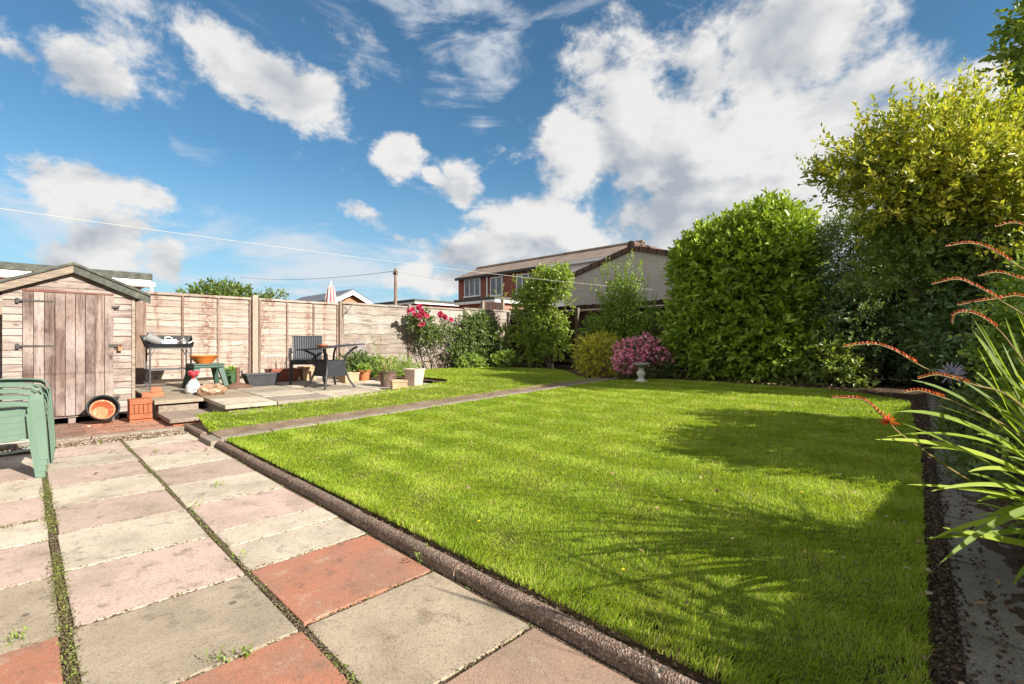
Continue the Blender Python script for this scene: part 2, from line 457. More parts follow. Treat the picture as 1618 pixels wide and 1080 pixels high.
# relief: bright towards the sun, grey where the cloud is thick
g1, _a = wnoise(pv, 4.2, 5, .5, dist=.2); g2, _b = wnoise(vmt('ADD', pv, tuple(.05*q for q in SD)), 4.2, 5, .5, dist=.2)
relief = mth('MULTIPLY', mth('SUBTRACT', g1, g2), 3.2)
thick = mrg(mth('ADD', covh, mth('MULTIPLY', mth('SUBTRACT', f3, .5), 2.6)), .75, 1.9, 0, 1, True)
lowg = mth('MULTIPLY', mrg(el, .10, .34, 1, 0, True), mrg(az, -.25, .1, 0, .22, True))
lum = mth('ADD', mth('SUBTRACT', mth('SUBTRACT', .99, lowg), mth('MULTIPLY', thick, .42)), mth('ADD', relief, mth('MULTIPLY', n1, .9)))
lum = mrg(lum, .45, 1.1, 0., 1.)
ccol = wmix(lum, (.50, .545, .61), (1.0, .985, .965))
WHITE = .475
cl = N('ShaderNodeVectorMath', operation='SCALE'); wl.new(ccol, cl.inputs[0]); wl.new(mth('MULTIPLY', mth('ADD', 1., mth('MULTIPLY', back, .1)), WHITE/SKYK), cl.inputs['Scale'])
skyc = wmix(1., sky.outputs[0], (.36, .555, .595), 'MULTIPLY')
hz = mrg(el, 0, .36, .7, 0, True)
skyc = wmix(hz, skyc, tuple(q/SKYK for q in (.235, .34, .43)))
c = wmix(av, skyc, tuple(q*WHITE/SKYK for q in (.86, .9, .96)))
c = wmix(ah, c, cl.outputs[0])
bg = N('ShaderNodeBackground'); wl.new(c, bg.inputs[0]); bg.inputs[1].default_value = SKYK*.78
wo = N('ShaderNodeOutputWorld'); wl.new(bg.outputs[0], wo.inputs[0])

# ================================================================ ground, paving, lawns
def m_soil():
    s = NT('soil'); a = s.noise(s.obj, 3, 8, .7); b = s.noise(s.obj, 40, 4, .7)
    col = s.ramp(a, [(.3, (.04, .026, .017)), (.55, (.085, .058, .038)), (.75, (.15, .11, .075))])
    col = s.mix(s.rng(b, .55, .8, 0, .6), col, (.17, .13, .1))
    s.bump(b, .03); return s.fin(col, .95, .1)
M_SOIL = m_soil()
def m_field():
    s = NT('far_ground'); a = s.noise(s.obj, .15, 6)
    return s.fin(s.ramp(a, [(.35, (.05, .08, .02)), (.7, (.1, .1, .06))]), .95, .1)
def m_slab():
    s = NT('paving_slab'); c = s.attr('col').outputs['Color']; r = s.attr('rnd').outputs['Fac']
    off = s.node('ShaderNodeCombineXYZ'); s.link(s.math('MULTIPLY', r, 31.), off.inputs[0]); s.link(s.math('MULTIPLY', r, 13.), off.inputs[1])
    va = s.node('ShaderNodeVectorMath', operation='ADD'); s.link(s.obj, va.inputs[0]); s.link(off.outputs[0], va.inputs[1]); v = va.outputs[0]
    big = s.noise(v, 2.6, 8, .62); mid = s.noise(v, 11, 8, .72); fine = s.noise(v, 190, 3, .7)
    col = s.mix(s.math('MULTIPLY', r, .35), c, (.26, .22, .175)); col = s.mix(s.rng(big, .44, .64, 0, .45), col, (.18, .145, .105))
    edge = s.noise(v, 5.5, 8, .75); col = s.mix(s.rng(edge, .55, .63, 0, .4), col, (.10, .08, .06)); col = s.mix(s.rng(edge, .36, .44, .35, 0), col, (.42, .36, .28))
    col = s.mix(s.rng(mid, .55, .74, 0, .62), col, (.14, .105, .075))
    sp = s.voro(v, 210).outputs['Color']; sg = s.node('ShaderNodeSeparateColor'); s.link(sp, sg.inputs[0])
    col = s.mix(s.rng(sg.outputs[0], .7, 1, 0, .55), col, (.12, .09, .07))
    col = s.mix(s.rng(sg.outputs[1], .86, 1, 0, .22), col, (.42, .36, .30))
    st = s.voro(v, 3.1).outputs['Distance']       # lichen spots
    col = s.mix(s.rng(st, .03, .055, .75, 0), col, (.06, .05, .04))
    col = s.mix(s.rng(fine, .55, .75, 0, .35), col, dk((.3, .25, .2), .5))
    s.bump(s.math('ADD', s.math('MULTIPLY', fine, .6), s.math('MULTIPLY', mid, .6)), .004, .9)
    return s.fin(col, .88, .18)
M_SLAB = m_slab()
def m_aggregate(name, a, b, hi, sc=140, moss=.25):
    s = NT(name); n = s.noise(s.obj, 5, 7, .7); v = s.voro(s.obj, sc)
    col = s.ramp(n, [(.3, a), (.7, b)])
    g = s.node('ShaderNodeSeparateColor'); s.link(v.outputs['Color'], g.inputs[0])
    col = s.mix(s.rng(g.outputs[0], .6, 1, 0, .75), col, hi)
    col = s.mix(s.rng(g.outputs[1], .75, 1, 0, .7), col, dk(a, .4))
    m = s.noise(s.obj, 2.2, 6, .7); col = s.mix(s.rng(m, .55, .75, 0, moss), col, (.05, .045, .02))
    s.bump(v.outputs['Distance'], .006, .8); return s.fin(col, .92, .2)
M_KERB = m_aggregate('kerb_concrete', (.10, .066, .05), (.20, .14, .105), (.38, .30, .24))
M_CONC = m_aggregate('grey_concrete', (.17, .14, .11), (.27, .225, .18), (.4, .35, .29), 120, .35)
M_DARKC = m_aggregate('damp_concrete', (.16, .14, .12), (.23, .205, .175), (.30, .275, .24), 240, .45)
M_EDGE = m_aggregate('stained_concrete', (.17, .13, .10), (.27, .22, .175), (.4, .35, .3), 120, .4)

# terrain: one sheet, fine inside the garden, flat to the horizon
def build_ground():
    xs = sorted(set([-400, -120, -50, -25, -16, -13, 3, 8, 30, 120, 400]+[round(-11+.25*i, 2) for i in range(54)]))
    ys = sorted(set([-400, -120, -40, -12, 12.2, 14, 20, 40, 120, 400, 900]+[round(-6+.25*i, 2) for i in range(73)]))
    V = []; 
    for y in ys:
        for x in xs:
            z = float(gl(y))-.02 if y < 12 else -.1+.42
            if -11 < x < 2 and -1.5 < y < 11.4: z += random.uniform(-.008, .008)
            if y < 1.34: z = -.010
            V.append((x, y, z))
    nx = len(xs); Fq = [(j*nx+i, j*nx+i+1, (j+1)*nx+i+1, (j+1)*nx+i) for j in range(len(ys)-1) for i in range(nx-1)]
    mb = MB(); mb.add(V, Fq); o = mb.build('ground', M_SOIL, smooth=True); tag(o, kind='structure')
build_ground()

CR, PK, BF, RD, TN = (.53, .46, .37), (.465, .345, .30), (.335, .275, .20), (.36, .125, .072), (.35, .21, .15)
pv_ = MB(); JOINTS = []
def slab(x0, x1, y0, y1, c, gx=.008, gy=.009, z=0):
    k = random.uniform(.9, 1.08); c = tuple(q*k for q in c); j = [random.uniform(-.004, .004) for _ in range(4)]; e = [random.uniform(-.006, .006) for _ in range(8)]
    P = [(x0+gx+e[0], y0+gy+e[1], -.05), (x1-gx+e[2], y0+gy+e[3], -.05), (x1-gx+e[4], y1-gy+e[5], -.05), (x0+gx+e[6], y1-gy+e[7], -.05)]
    pv_.hexa(P+[(p[0], p[1], z+j[i]) for i, p in enumerate(P)], None, c)
    JOINTS.append((x0, x1, y0, y1))
def column(y0, y1, xs, cs):
    for i in range(len(xs)-1): slab(xs[i+1], xs[i], y0, y1, cs[i])
column(.719, 1.325, [1.25, .64, .02, -.59, -1.2, -1.81, -2.42, -2.77, -3.02, -3.63, -4.24, -4.85, -5.46, -6.07, -6.5], [BF, RD, BF, TN, BF, RD, CR, CR, PK, CR, PK, CR, PK, CR])
column(.114, .711, [1.25, .6, .02, -.59, -1.18, -1.78, -2.39, -3.0, -3.6, -4.2, -4.8, -5.4, -6.0, -6.55], [RD, BF, RD, BF, RD, BF, PK, CR, PK, CR, PK, CR, PK])
column(-.5, .094, [1.25, .64, .02, -.59, -1.14, -1.74, -2.36, -2.98, -3.55, -3.98, -4.6, -5.2, -5.8, -6.4], [BF, RD, BF, PK, BF, RD, BF, PK, CR, PK, CR, PK, CR])
column(-1.12, -.515, [1.25, .64, .02, -.59, -1.2, -1.8, -2.4, -3.0, -3.6, -4.2, -4.8, -5.4, -6.0, -6.5], [RD, BF, RD, BF, PK, CR, PK, CR, PK, CR, PK, CR, PK])
column(-1.75, -1.14, [1.25, .64, .02, -.59, -1.2, -1.8, -2.4, -3.0, -3.6, -4.2, -4.8, -5.4, -6.0, -6.5], [BF, RD, BF, PK, CR, PK, CR, PK, CR, PK, CR, PK, CR])
tag(pv_.build('paving', M_SLAB, bevel=.0035), kind='structure')

# rounded kerb edging in lengths
kb = MB()
def kerb_run(x0, x1, y, z0, n):
    L = (x1-x0)/n
    for i in range(n):
        a = x0+i*L+.009; b = x0+(i+1)*L-.009
        dy = random.uniform(-.006, .006); dz = random.uniform(-.006, .004)
        prof = [(0, -.08), (0, .032), (.006, .048), (.02, .058), (.035, .06), (.05, .056), (.062, .045), (.066, .03), (.066, -.08)]
        k = len(prof); V = []; m = 7
        for s_ in range(m):
            x = a+(b-a)*s_/(m-1)
            for (py_, pz_) in prof: V.append((x, y+dy+py_+random.uniform(-.0022, .0022), z0+dz+pz_+random.uniform(-.002, .002)))
        Fq = [(s_*k+j, s_*k+j+1, (s_+1)*k+j+1, (s_+1)*k+j) for s_ in range(m-1) for j in range(k-1)]
        Fq += [tuple(range(k-1, -1, -1)), tuple((m-1)*k+j for j in range(k))]
        kb.add(V, Fq)
kerb_run(-5.5, 1.2, 1.335, 0, 7)
kerb_run(-6.95, -6.12, 1.345, .0, 1)
mj = MB()
for i in range(1, 7): xj = -5.5+6.7*i/7; mj.bx(xj-.012, xj+.012, 1.341, 1.395, -.03, .046)
tag(mj.build('kerb_mortar', M_CONC, bevel=.004), kind='structure')
tag(kb.build('kerb', M_KERB, smooth=True), kind='structure')

# path between the lawns: trodden earth with a concrete edging, a slab at its mouth
mb = MB()
def m_path():
    s = NT('trodden_earth'); a = s.noise(s.obj, 4, 8, .7); b = s.noise(s.obj, 60, 4, .7)
    col = s.ramp(a, [(.3, (.13, .09, .06)), (.55, (.23, .17, .12)), (.75, (.30, .24, .18))])
    col = s.mix(s.rng(b, .55, .8, 0, .6), col, (.1, .075, .05)); s.bump(b, .02); return s.fin(col, .95, .1)
ys = [1.44+.2*i for i in range(36)]
V = []; Fq = []
for i, y in enumerate(ys):
    xc = -5.86+.045*(y-1.4)
    for j, dx in enumerate((-.27, -.14, 0, .1)): V.append((xc+dx, y, float(gl(y))+.012+(.02 if j == 0 else 0)+random.uniform(-.004, .004)))
for i in range(len(ys)-1):
    for j in range(3): Fq.append((i*4+j, i*4+j+1, (i+1)*4+j+1, (i+1)*4+j))
mb.add(V, Fq); tag(mb.build('garden_path', m_path(), smooth=True), kind='structure')
mb = MB(); y = 1.42
while y < 8.3:
    L = random.choice((.85, .9, .95)) if y > 2 else .5
    a, b = y, y+L-.012; xa, xb = -5.76+.045*(a-1.4), -5.76+.045*(b-1.4); za, zb = float(gl(a))+.026, float(gl(b))+.026
    wd = .13
    mb.hexa([(xa, a, za-.08), (xa+wd, a, za-.08), (xb+wd, b, zb-.08), (xb, b, zb-.08), (xa, a, za), (xa+wd, a, za), (xb+wd, b, zb), (xb, b, zb)])
    y += L
mb.bx(-5.96, -5.53, 1.30, 1.415, -.05, .052)
tag(mb.build('path_edging', M_CONC, bevel=.006), kind='structure')

def edge_x(y): return -.125-.083*(y-1.9)     # right-hand edge of the big lawn
BIG = [(-5.58, 1.44), (-5.43, 5), (-5.31, 8.0), (-5.0, 8.55), (-4.5, 8.8), (-3.88, 8.85), (-2.9, 8.8), (-1.83, 8.7), (-1.2, 8.4), (-.72, 7.95), (edge_x(5), 5), (edge_x(3), 3), (edge_x(1.44), 1.44)]
SMALL = [(-6.98, 1.47), (-6.07, 1.44), (-5.94, 4), (-5.81, 6.6), (-5.70, 8.0), (-6.0, 8.25), (-6.7, 8.75), (-7.6, 9.5), (-8.5, 9.65), (-9.6, 9.4), (-10.35, 8.9), (-10.45, 7.2), (-10.35, 5.85), (-9.2, 5.75), (-7.2, 5.62), (-6.83, 5.2), (-6.84, 1.78), (-6.98, 1.7)]
def inpoly(x, y, P):
    ins = np.zeros(len(x), bool); n = len(P)
    for i in range(n):
        x0, y0 = P[i]; x1, y1 = P[(i+1) % n]
        cnd = ((y0 > y) != (y1 > y)) & (x < (x1-x0)*(y-y0)/((y1-y0) or 1e-9)+x0); ins ^= cnd
    return ins
def edgedist(x, y, P):
    d = np.full(len(x), 9.); n = len(P)
    for i in range(n):
        ax, ay = P[i]; bx, by = P[(i+1) % n]; ux, uy = bx-ax, by-ay
        t = np.clip(((x-ax)*ux+(y-ay)*uy)/(ux*ux+uy*uy), 0, 1); d = np.minimum(d, np.hypot(x-ax-t*ux, y-ay-t*uy))
    return d
def m_turf():
    s = NT('turf'); a = s.noise(s.obj, 1.6, 8, .7); b = s.noise(s.obj, 90, 4, .7)
    col = s.ramp(a, [(.3, (.10, .125, .022)), (.6, (.15, .18, .03)), (.8, (.22, .19, .06))])
    col = s.mix(s.rng(b, .5, .75, 0, .6), col, (.05, .045, .02)); s.bump(b, .03); return s.fin(col, .95, .1)
M_TURF = m_turf()
def turf(name, P, hf, st=.14):
    xs = [p[0] for p in P]; ys = [p[1] for p in P]
    X, Y = np.meshgrid(np.arange(min(xs), max(xs)+st, st), np.arange(min(ys), max(ys)+st, st))
    x, y = X.ravel(), Y.ravel(); nx = X.shape[1]; ny = X.shape[0]
    ok = inpoly(x, y, P) & (edgedist(x, y, P) > .05)
    idx = -np.ones(len(x), int); idx[ok] = np.arange(ok.sum())
    pts = [(a, b, float(hf(a, b))+.012) for a, b in zip(x[ok], y[ok])]
    Fq = []
    for j in range(ny-1):
        for i in range(nx-1):
            q = [idx[j*nx+i], idx[j*nx+i+1], idx[(j+1)*nx+i+1], idx[(j+1)*nx+i]]
            q = [int(k) for k in q if k >= 0]
            if len(q) >= 3: Fq.append(tuple(q))
    mb = MB(); mb.add(pts, Fq); return tag(mb.build(name, M_TURF, smooth=True), kind='structure')
turf('lawn', BIG, lambda x, y: gl(y)); turf('lawn', SMALL, gu)

# grass blades
def grass(name, P, hf, n, seed, m):
    g = np.random.default_rng(seed)
    xs = [p[0] for p in P]; ys = [p[1] for p in P]
    x = g.uniform(min(xs)-.05, max(xs)+.05, n); y = g.uniform(min(ys)-.05, max(ys)+.05, n)
    r = np.hypot(x, y); keep = g.random(n) < np.clip((3.0/np.maximum(r, .5))**1.15, .17, 1)
    x, y, r = x[keep], y[keep], r[keep]
    ins = inpoly(x, y, P); ed = edgedist(x, y, P)
    k = ins; x, y, r, ed = x[k], y[k], r[k], ed[k]
    pat = .5+.5*wob(np.stack([x, y, 0*x], 1), seed+1, 1.1); pat2 = .5+.5*wob(np.stack([x, y, 0*x], 1), seed+5, 4.5)
    tuft = .5+.5*(.55*wob(np.stack([x, y, 0*x], 1), seed+9, 12.)+.6*wob(np.stack([x, y, 0*x], 1), seed+10, 34.)); swirl = 2.2*wob(np.stack([x, y, 0*x], 1), seed+31, 9.)
    # thin or bare scars here and there
    pat3 = .5+.5*wob(np.stack([x, y, 0*x], 1), seed+21, 2.2); thin = np.clip(.35-tuft, 0, .35)*1.6+np.clip((pat2-.80)*3, 0, .75)+np.clip((pat3-.95)*2, 0, .5); thin = thin+.6*np.exp(-(((x+4.75)/.4)**2+((y-2.1)/.22)**2))+.35*np.exp(-(((x+2.2)/.5)**2+((y-2.6)/.3)**2)); k = g.random(len(x)) > thin
    x, y, r, ed, pat, pat2, tuft, swirl = [q[k] for q in (x, y, r, ed, pat, pat2, tuft, swirl)]
    n = len(x); z = hf(x, y)
    h = g.uniform(.014, .036, n)*(.5+.8*np.clip(tuft, 0, 1.2))*np.where(g.random(n) < .05, 1.7, 1.)*np.where(ed < .08, 1.25, 1.)
    h *= np.where(r < 3.2, .85, .78)
    wd = g.uniform(.002, .0038, n)*np.clip(r/2.6, .8, 3.2)
    a = g.uniform(0, 6.283, n); lean = g.uniform(.25, 1.25, n)*h
    la = swirl+g.normal(.6, .9, n)
    lx, ly = np.cos(la)*lean, np.sin(la)*lean
    sx, sy = np.cos(a)*wd/2, np.sin(a)*wd/2
    B = np.stack([x, y, z], 1)
    v0 = B+np.stack([-sx, -sy, 0*x], 1); v1 = B+np.stack([sx, sy, 0*x], 1)
    mid = B+np.stack([lx*.38, ly*.38, h*.58], 1); v2 = mid+np.stack([-sx*.8, -sy*.8, 0*x], 1); v3 = mid+np.stack([sx*.8, sy*.8, 0*x], 1)
    tip = B+np.stack([lx, ly, h*np.sqrt(np.clip(1-.45*(lean/h)**2, .25, 1))], 1)
    V = np.stack([v0, v1, v2, v3, tip], 1).reshape(-1, 3); i = np.arange(n)[:, None]*5
    T = np.concatenate([i+np.array([[0, 1, 3]]), i+np.array([[0, 3, 2]]), i+np.array([[2, 3, 4]])], 0)
    rnd = np.clip(.45*g.random(n)+.28*pat+.25*(pat2-.4)+.4*(tuft-.4), 0, .96)
    dry = g.random(n) < .06+.22*np.clip(pat2-.55, 0, 1); rnd[dry] = 1.
    o = raw_mesh(name, V, T, 3, m, None, {'rnd': np.repeat(rnd, 5), 'tip': np.tile([0, 0, .6, .6, 1.], n)})
    return tag(o, 'short mown green grass of the lawn', 'grass', kind='stuff')
M_GRASS = m_leaf('grass_blade', [(0, (.12, .22, .018)), (.35, (.26, .39, .028)), (.7, (.41, .52, .05)), (.95, (.52, .54, .09)), (1, (.56, .45, .2))], rough=.5, trans=.48, spec=.3)
tag(grass('grass', BIG, lambda x, y: gl(y)+.008, 1700000, 3, M_GRASS), 'short mown grass of the large lawn', 'grass')
tag(grass('grass', SMALL, lambda x, y: gu(x, y)+.008, 850000, 4, M_GRASS), 'grass of the small lawn beside the raised patio', 'grass')

# raised patio, its step, risers, tiles before the shed, edging strip
mb = MB()
def pslab(x0, x1, y0, y1, t=.05, c=CR, g=.006):
    k = random.uniform(.85, 1.05); c = tuple(q*k for q in c); e = [random.uniform(-.004, .004) for _ in range(4)]
    P = [(x0+g, y0+g), (x1-g, y0+g), (x1-g, y1-g), (x0+g, y1-g)]
    mb.hexa([(p[0], p[1], float(gpatio(p[0]))-t) for p in P]+[(p[0], p[1], float(gpatio(p[0]))+e[i]) for i, p in enumerate(P)], None, c)
GC = (.29, .255, .205)
for y0, y1 in ((1.2, 1.78),):
    for x0, x1 in ((-10.6, -9.7), (-9.7, -8.8), (-8.8, -7.9)): pslab(x0, x1, y0, y1, c=GC if x1 < -8 else BF)
yy = [1.78, 2.42, 3.2, 4.1, 5.0, 5.55]
for i in range(5):
    xs_ = [-10.7, -9.9, -9.3, -8.7, -8.1, -7.5, -6.9] if i % 2 else [-10.7, -10.2, -9.3, -8.4, -7.65, -6.9]
    for a, b in zip(xs_[:-1], xs_[1:]): pslab(a, b, yy[i], yy[i+1], c=random.choice((GC, CR, CR, dk(CR, .9))) if b > -6.95 or i else BF)
tag(mb.build('patio', M_SLAB, bevel=.006), kind='structure')
mb = MB()
mb.bx(-10.6, -7.96, 1.26, 1.72, -.05, .188); mb.bx(-10.65, -6.96, 1.84, 5.5, -.05, .185)
tag(mb.build('patio_riser', M_EDGE), kind='structure')
mb = MB(); mb.bx(-7.97, -7.12, 1.24, 2.1, .05, .10, None, (.24, .18, .15)); tag(mb.build('patio_step', M_SLAB, bevel=.006), kind='structure')
mb = MB()
for i in range(6): mb.bx(-7.9+.0, -7.17, 1.28+i*.13, 1.28+i*.13+.12, -.03, .048)
M_REDBRICK = m_plain('red_brick', (.36, .135, .075), .9, .15, .3, 9, .004, 90)
tag(mb.build('step_base', M_REDBRICK, bevel=.004), kind='structure')
mb = MB(); y = -2.2
while y < 1.3:
    L = .9 if y+.9 < 1.3 else 1.36-y
    mb.bx(-6.97, -6.86, y, y+L-.01, -.05, .03+random.uniform(-.004, .004)); y += L
tag(mb.build('edging_strip', M_EDGE, bevel=.006), kind='structure')
mb = MB()
for i in range(17):
    for j in range(12):
        x0 = -8.4+i*.086; 
        if x0+.086 > -6.98: continue
        y0 = -1.2+j*.21+(.1 if i % 2 else 0)
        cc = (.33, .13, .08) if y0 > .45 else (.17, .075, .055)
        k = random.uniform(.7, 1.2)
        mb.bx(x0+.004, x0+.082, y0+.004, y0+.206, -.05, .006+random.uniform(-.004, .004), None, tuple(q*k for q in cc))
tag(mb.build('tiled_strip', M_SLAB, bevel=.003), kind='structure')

mb = MB()
V = []; Fq = []
for i in range(18):
    for j in range(8): V.append((-10.82+i*.23, 5.45+j*.08 if i > 8 else 4.9+j*.16, .285+.02*random.random()))
for i in range(17):
    for j in range(7): Fq.append((i*8+j, (i+1)*8+j, (i+1)*8+j+1, i*8+j+1))
mb.add(V, Fq); tag(mb.build('flower_bed', M_SOIL, smooth=True), kind='structure')
# concrete strip and soil beside the right edge of the lawn
mb = MB(); y = 1.0
while y < 9:
    L = .62; a, b = y, y+L-.012
    q = [(edge_x(a)+.085, a), (edge_x(a)+.33, a), (edge_x(b)+.33, b), (edge_x(b)+.085, b)]
    mb.hexa([(p[0], p[1], float(gl(p[1]))-.06) for p in q]+[(p[0], p[1], float(gl(p[1]))+.012+random.uniform(-.005, .005)) for p in q]); y += L
tag(mb.build('side_path', M_DARKC, bevel=.006), kind='structure')

# soil of the right-hand bed creeping over the strip
nx_ = 60; ys_ = np.arange(1.2, 9.3, .03); V = []; Fq = []
for i, y in enumerate(ys_):
    f = np.linspace(0, 1, nx_); l0 = float(edge_x(y))+.17; x = l0+(2.2-l0)*f**2.4; P3 = np.stack([x, np.full(nx_, y), 0*x], 1)
    hh = np.clip((x-l0-.10)/.22, -.35, 1)*.05+.024*wob(P3, 61, 9.)+.018*wob(P3, 62, 30.)+.008*wob(P3, 63, 90.)
    V += [(a_, y, float(gl(y))+.010+h_) for a_, h_ in zip(x, hh)]
for i in range(len(ys_)-1):
    for j in range(nx_-1): Fq.append((i*nx_+j, i*nx_+j+1, (i+1)*nx_+j+1, (i+1)*nx_+j))
mb = MB(); mb.add(V, Fq); tag(mb.build('border_soil', M_SOIL, smooth=True), kind='structure')
# scattered bits: gravel, moss and weeds in the joints, fallen leaves
def lumps(name, pts, sz, m, label, cat, g, flat=.6):
    base = np.array([(1, 0, 0), (-1, 0, 0), (0, 1, 0), (0, -1, 0), (0, 0, flat), (0, 0, -flat)], float)
    tri = np.array([(0, 2, 4), (2, 1, 4), (1, 3, 4), (3, 0, 4), (2, 0, 5), (1, 2, 5), (3, 1, 5), (0, 3, 5)])
    n = len(pts); th = g.uniform(0, 6.28, n); c, s_ = np.cos(th), np.sin(th)
    b = base[None]*g.uniform(.6, 1.3, (n, 6, 1))*np.asarray(sz)[:, None, None]
    V = np.stack([b[..., 0]*c[:, None]-b[..., 1]*s_[:, None]*.7, b[..., 0]*s_[:, None]+b[..., 1]*c[:, None]*.7, b[..., 2]], -1)+pts[:, None]
    Fq = (np.arange(n)[:, None, None]*6+tri[None]).reshape(-1, 3)
    return tag(raw_mesh(name, V.reshape(-1, 3), Fq, 3, m, None, {'rnd': np.repeat(g.random(n), 6)}), label, cat, kind='stuff')
def m_rnd(name, stops, rough=.9):
    s = NT(name); return s.fin(s.ramp(s.attr('rnd').outputs['Fac'], stops), rough, .2)
g = np.random.default_rng(5)
n = 1500; pts = np.stack([g.uniform(-6.87, -6.5, n), g.uniform(-.6, 1.32, n), np.full(n, .001)], 1)
lumps('gravel', pts, g.uniform(.008, .022, n), m_rnd('gravel_stone', [(0, (.07, .045, .03)), (.45, (.17, .12, .085)), (.85, (.27, .215, .165)), (1, (.42, .37, .32))]), 'loose gravel along the far end of the paving', 'gravel', g)
n = 30000; yy_ = 1.4+7.6*g.random(n)**1.5; xx_ = edge_x(yy_)+np.where(g.random(n) < .3, g.normal(.045, .028, n), .33-.18*g.random(n)**3+.5*g.random(n)**1.6*(g.random(n) < .8))
pts = np.stack([xx_, yy_, gl(yy_)+.004+.012*(np.abs(xx_-edge_x(yy_)-.12) < .08)+.055*np.clip((xx_-edge_x(yy_)-.285)/.18, 0, 1)], 1)
lumps('soil_crumbs', pts, .0025+.009*g.random(n)**2.2, m_rnd('crumb', [(0, (.03, .02, .014)), (.6, (.075, .05, .035)), (1, (.15, .11, .08))]), 'dark soil crumbs strewn over the concrete strip beside the lawn', 'soil', g)
n = 900; xx_ = g.uniform(-5.5, .5, n); pts = np.stack([xx_, 1.425+g.normal(0, .014, n), np.full(n, .022)], 1)
lumps('soil_crumbs', pts, g.uniform(.006, .016, n), bpy.data.materials['crumb'], 'soil crumbs in the gap behind the kerb', 'soil', g)

# sandy grit washed into the joints
P_ = []
for (x0, x1, y0, y1) in JOINTS:
    if y1 < -.6: continue
    k_ = 200; t = g.random(k_); t = t[np.sin(t*9+x0*7)*np.sin(t*23+y0*3) > -.25]; k_ = len(t); P_.append(np.stack([np.full(k_, x0)+g.normal(0, .008, k_), y0+(y1-y0)*t, np.full(k_, -.004)], 1))
for ya, w_ in ((.103, .012), (.715, .008), (-.505, .010), (1.33, .008)):
    k_ = 5000; P_.append(np.stack([g.uniform(-6.5, .8, k_), ya+g.normal(0, w_, k_), np.full(k_, -.004)], 1))
P_ = np.concatenate(P_)
lumps('joint_grit', P_, g.uniform(.002, .006, len(P_)), m_rnd('grit', [(0, (.07, .05, .032)), (.7, (.125, .095, .065)), (1, (.2, .165, .12))]), 'sandy grit and earth filling the joints between the slabs', 'grit', g)
# moss and small weeds in the joints
mo = Leaves()
def moss_line(x0, x1, y0, y1, n, w, sz, z=-.006):
    t = g.random(n); cl = .5+.5*np.sin(t*37+g.uniform(0, 6))*np.sin(t*11+2); k = g.random(n) < .12+.88*np.clip(cl*1.6-.3, 0, 1); t = t[k]; n = len(t)
    dx, dy = x1-x0, y1-y0; L = math.hypot(dx, dy); o = g.normal(0, w, n)
    P = np.stack([x0+dx*t-dy/L*o, y0+dy*t+dx/L*o, np.full(n, z)+.01*g.random(n)], 1)
    mo.put(P, nrm(g.normal(size=(n, 3))*np.array([1, 1, .3])+np.array([0, 0, .5])), nrm(g.normal(size=(n, 3))*.5+UP), np.full(n, sz)*g.uniform(.5, 1.4, n), np.full(n, sz*.6), g.random(n), g.random(n))
for (ya, n, w) in ((.103, 13000, .016), (.715, 3600, .010), (-.507, 3000, .010)):
    moss_line(.5, -6.5, ya, ya, n, w, .0095)
for (x0, x1, y0, y1) in JOINTS:
    if y1 < -.6: continue
    moss_line(x0, x0, y0, y1, 170, .006, .008)
moss_line(-3.98, -3.98, -.5, .1, 900, .017, .0095); moss_line(-1.2, -6.9, 1.333, 1.333, 1500, .012, .009)
M_MOSS = m_leaf('moss', [(0, (.09, .06, .035)), (.4, (.11, .09, .035)), (.7, (.12, .145, .03)), (1, (.20, .26, .045))], rough=.7, trans=.2)
tag(mo.build('moss', M_MOSS, None), 'moss and tiny weeds growing in the joints of the paving', 'moss', kind='stuff')
# fallen leaves
n = 150; lf = Leaves(); yy_ = g.uniform(1.5, 8.8, n); xx_ = edge_x(yy_)+g.normal(.05, .12, n)
lf.put(np.stack([xx_, yy_, gl(yy_)+.03], 1), nrm(g.normal(size=(n, 3))*np.array([1, 1, .2])), nrm(g.normal(size=(n, 3))*.3+UP), g.uniform(.015, .042, n), g.uniform(.01, .024, n), g.random(n), g.random(n))
n = 130; yy_ = g.uniform(1.6, 8.6, n); xx_ = g.uniform(-5.2, -.4, n)
lf.put(np.stack([xx_, yy_, gl(yy_)+.04], 1), nrm(g.normal(size=(n, 3))*np.array([1, 1, .3])), nrm(g.normal(size=(n, 3))*.4+UP), g.uniform(.015, .04, n), g.uniform(.01, .025, n), g.random(n), g.random(n))
n = 160; xx_ = g.uniform(-5.2, -1, n); yy_ = 8.95+g.normal(0, .25, n)
lf.put(np.stack([xx_, yy_, gl(yy_)+.02], 1), nrm(g.normal(size=(n, 3))*np.array([1, 1, .2])), nrm(g.normal(size=(n, 3))*.3+UP), g.uniform(.03, .07, n), g.uniform(.02, .04, n), g.random(n), g.random(n))
n = 90; xx_ = g.uniform(-8.0, -5.0, n); yy_ = g.uniform(-.8, 1.25, n)
lf.put(np.stack([xx_, yy_, np.full(n, .012)], 1), nrm(g.normal(size=(n, 3))*np.array([1, 1, .15])), nrm(g.normal(size=(n, 3))*.3+UP), g.uniform(.015, .045, n), g.uniform(.01, .03, n), g.random(n), g.random(n))
M_DEAD = m_leaf('dead_leaf', [(0, (.10, .05, .025)), (.5, (.25, .16, .09)), (1, (.45, .36, .26))], rough=.8, trans=.15)
tag(lf.build('leaf_litter', M_DEAD, None), 'dry fallen leaves scattered along the bed edges and on the lawn', 'fallen leaves', kind='stuff')
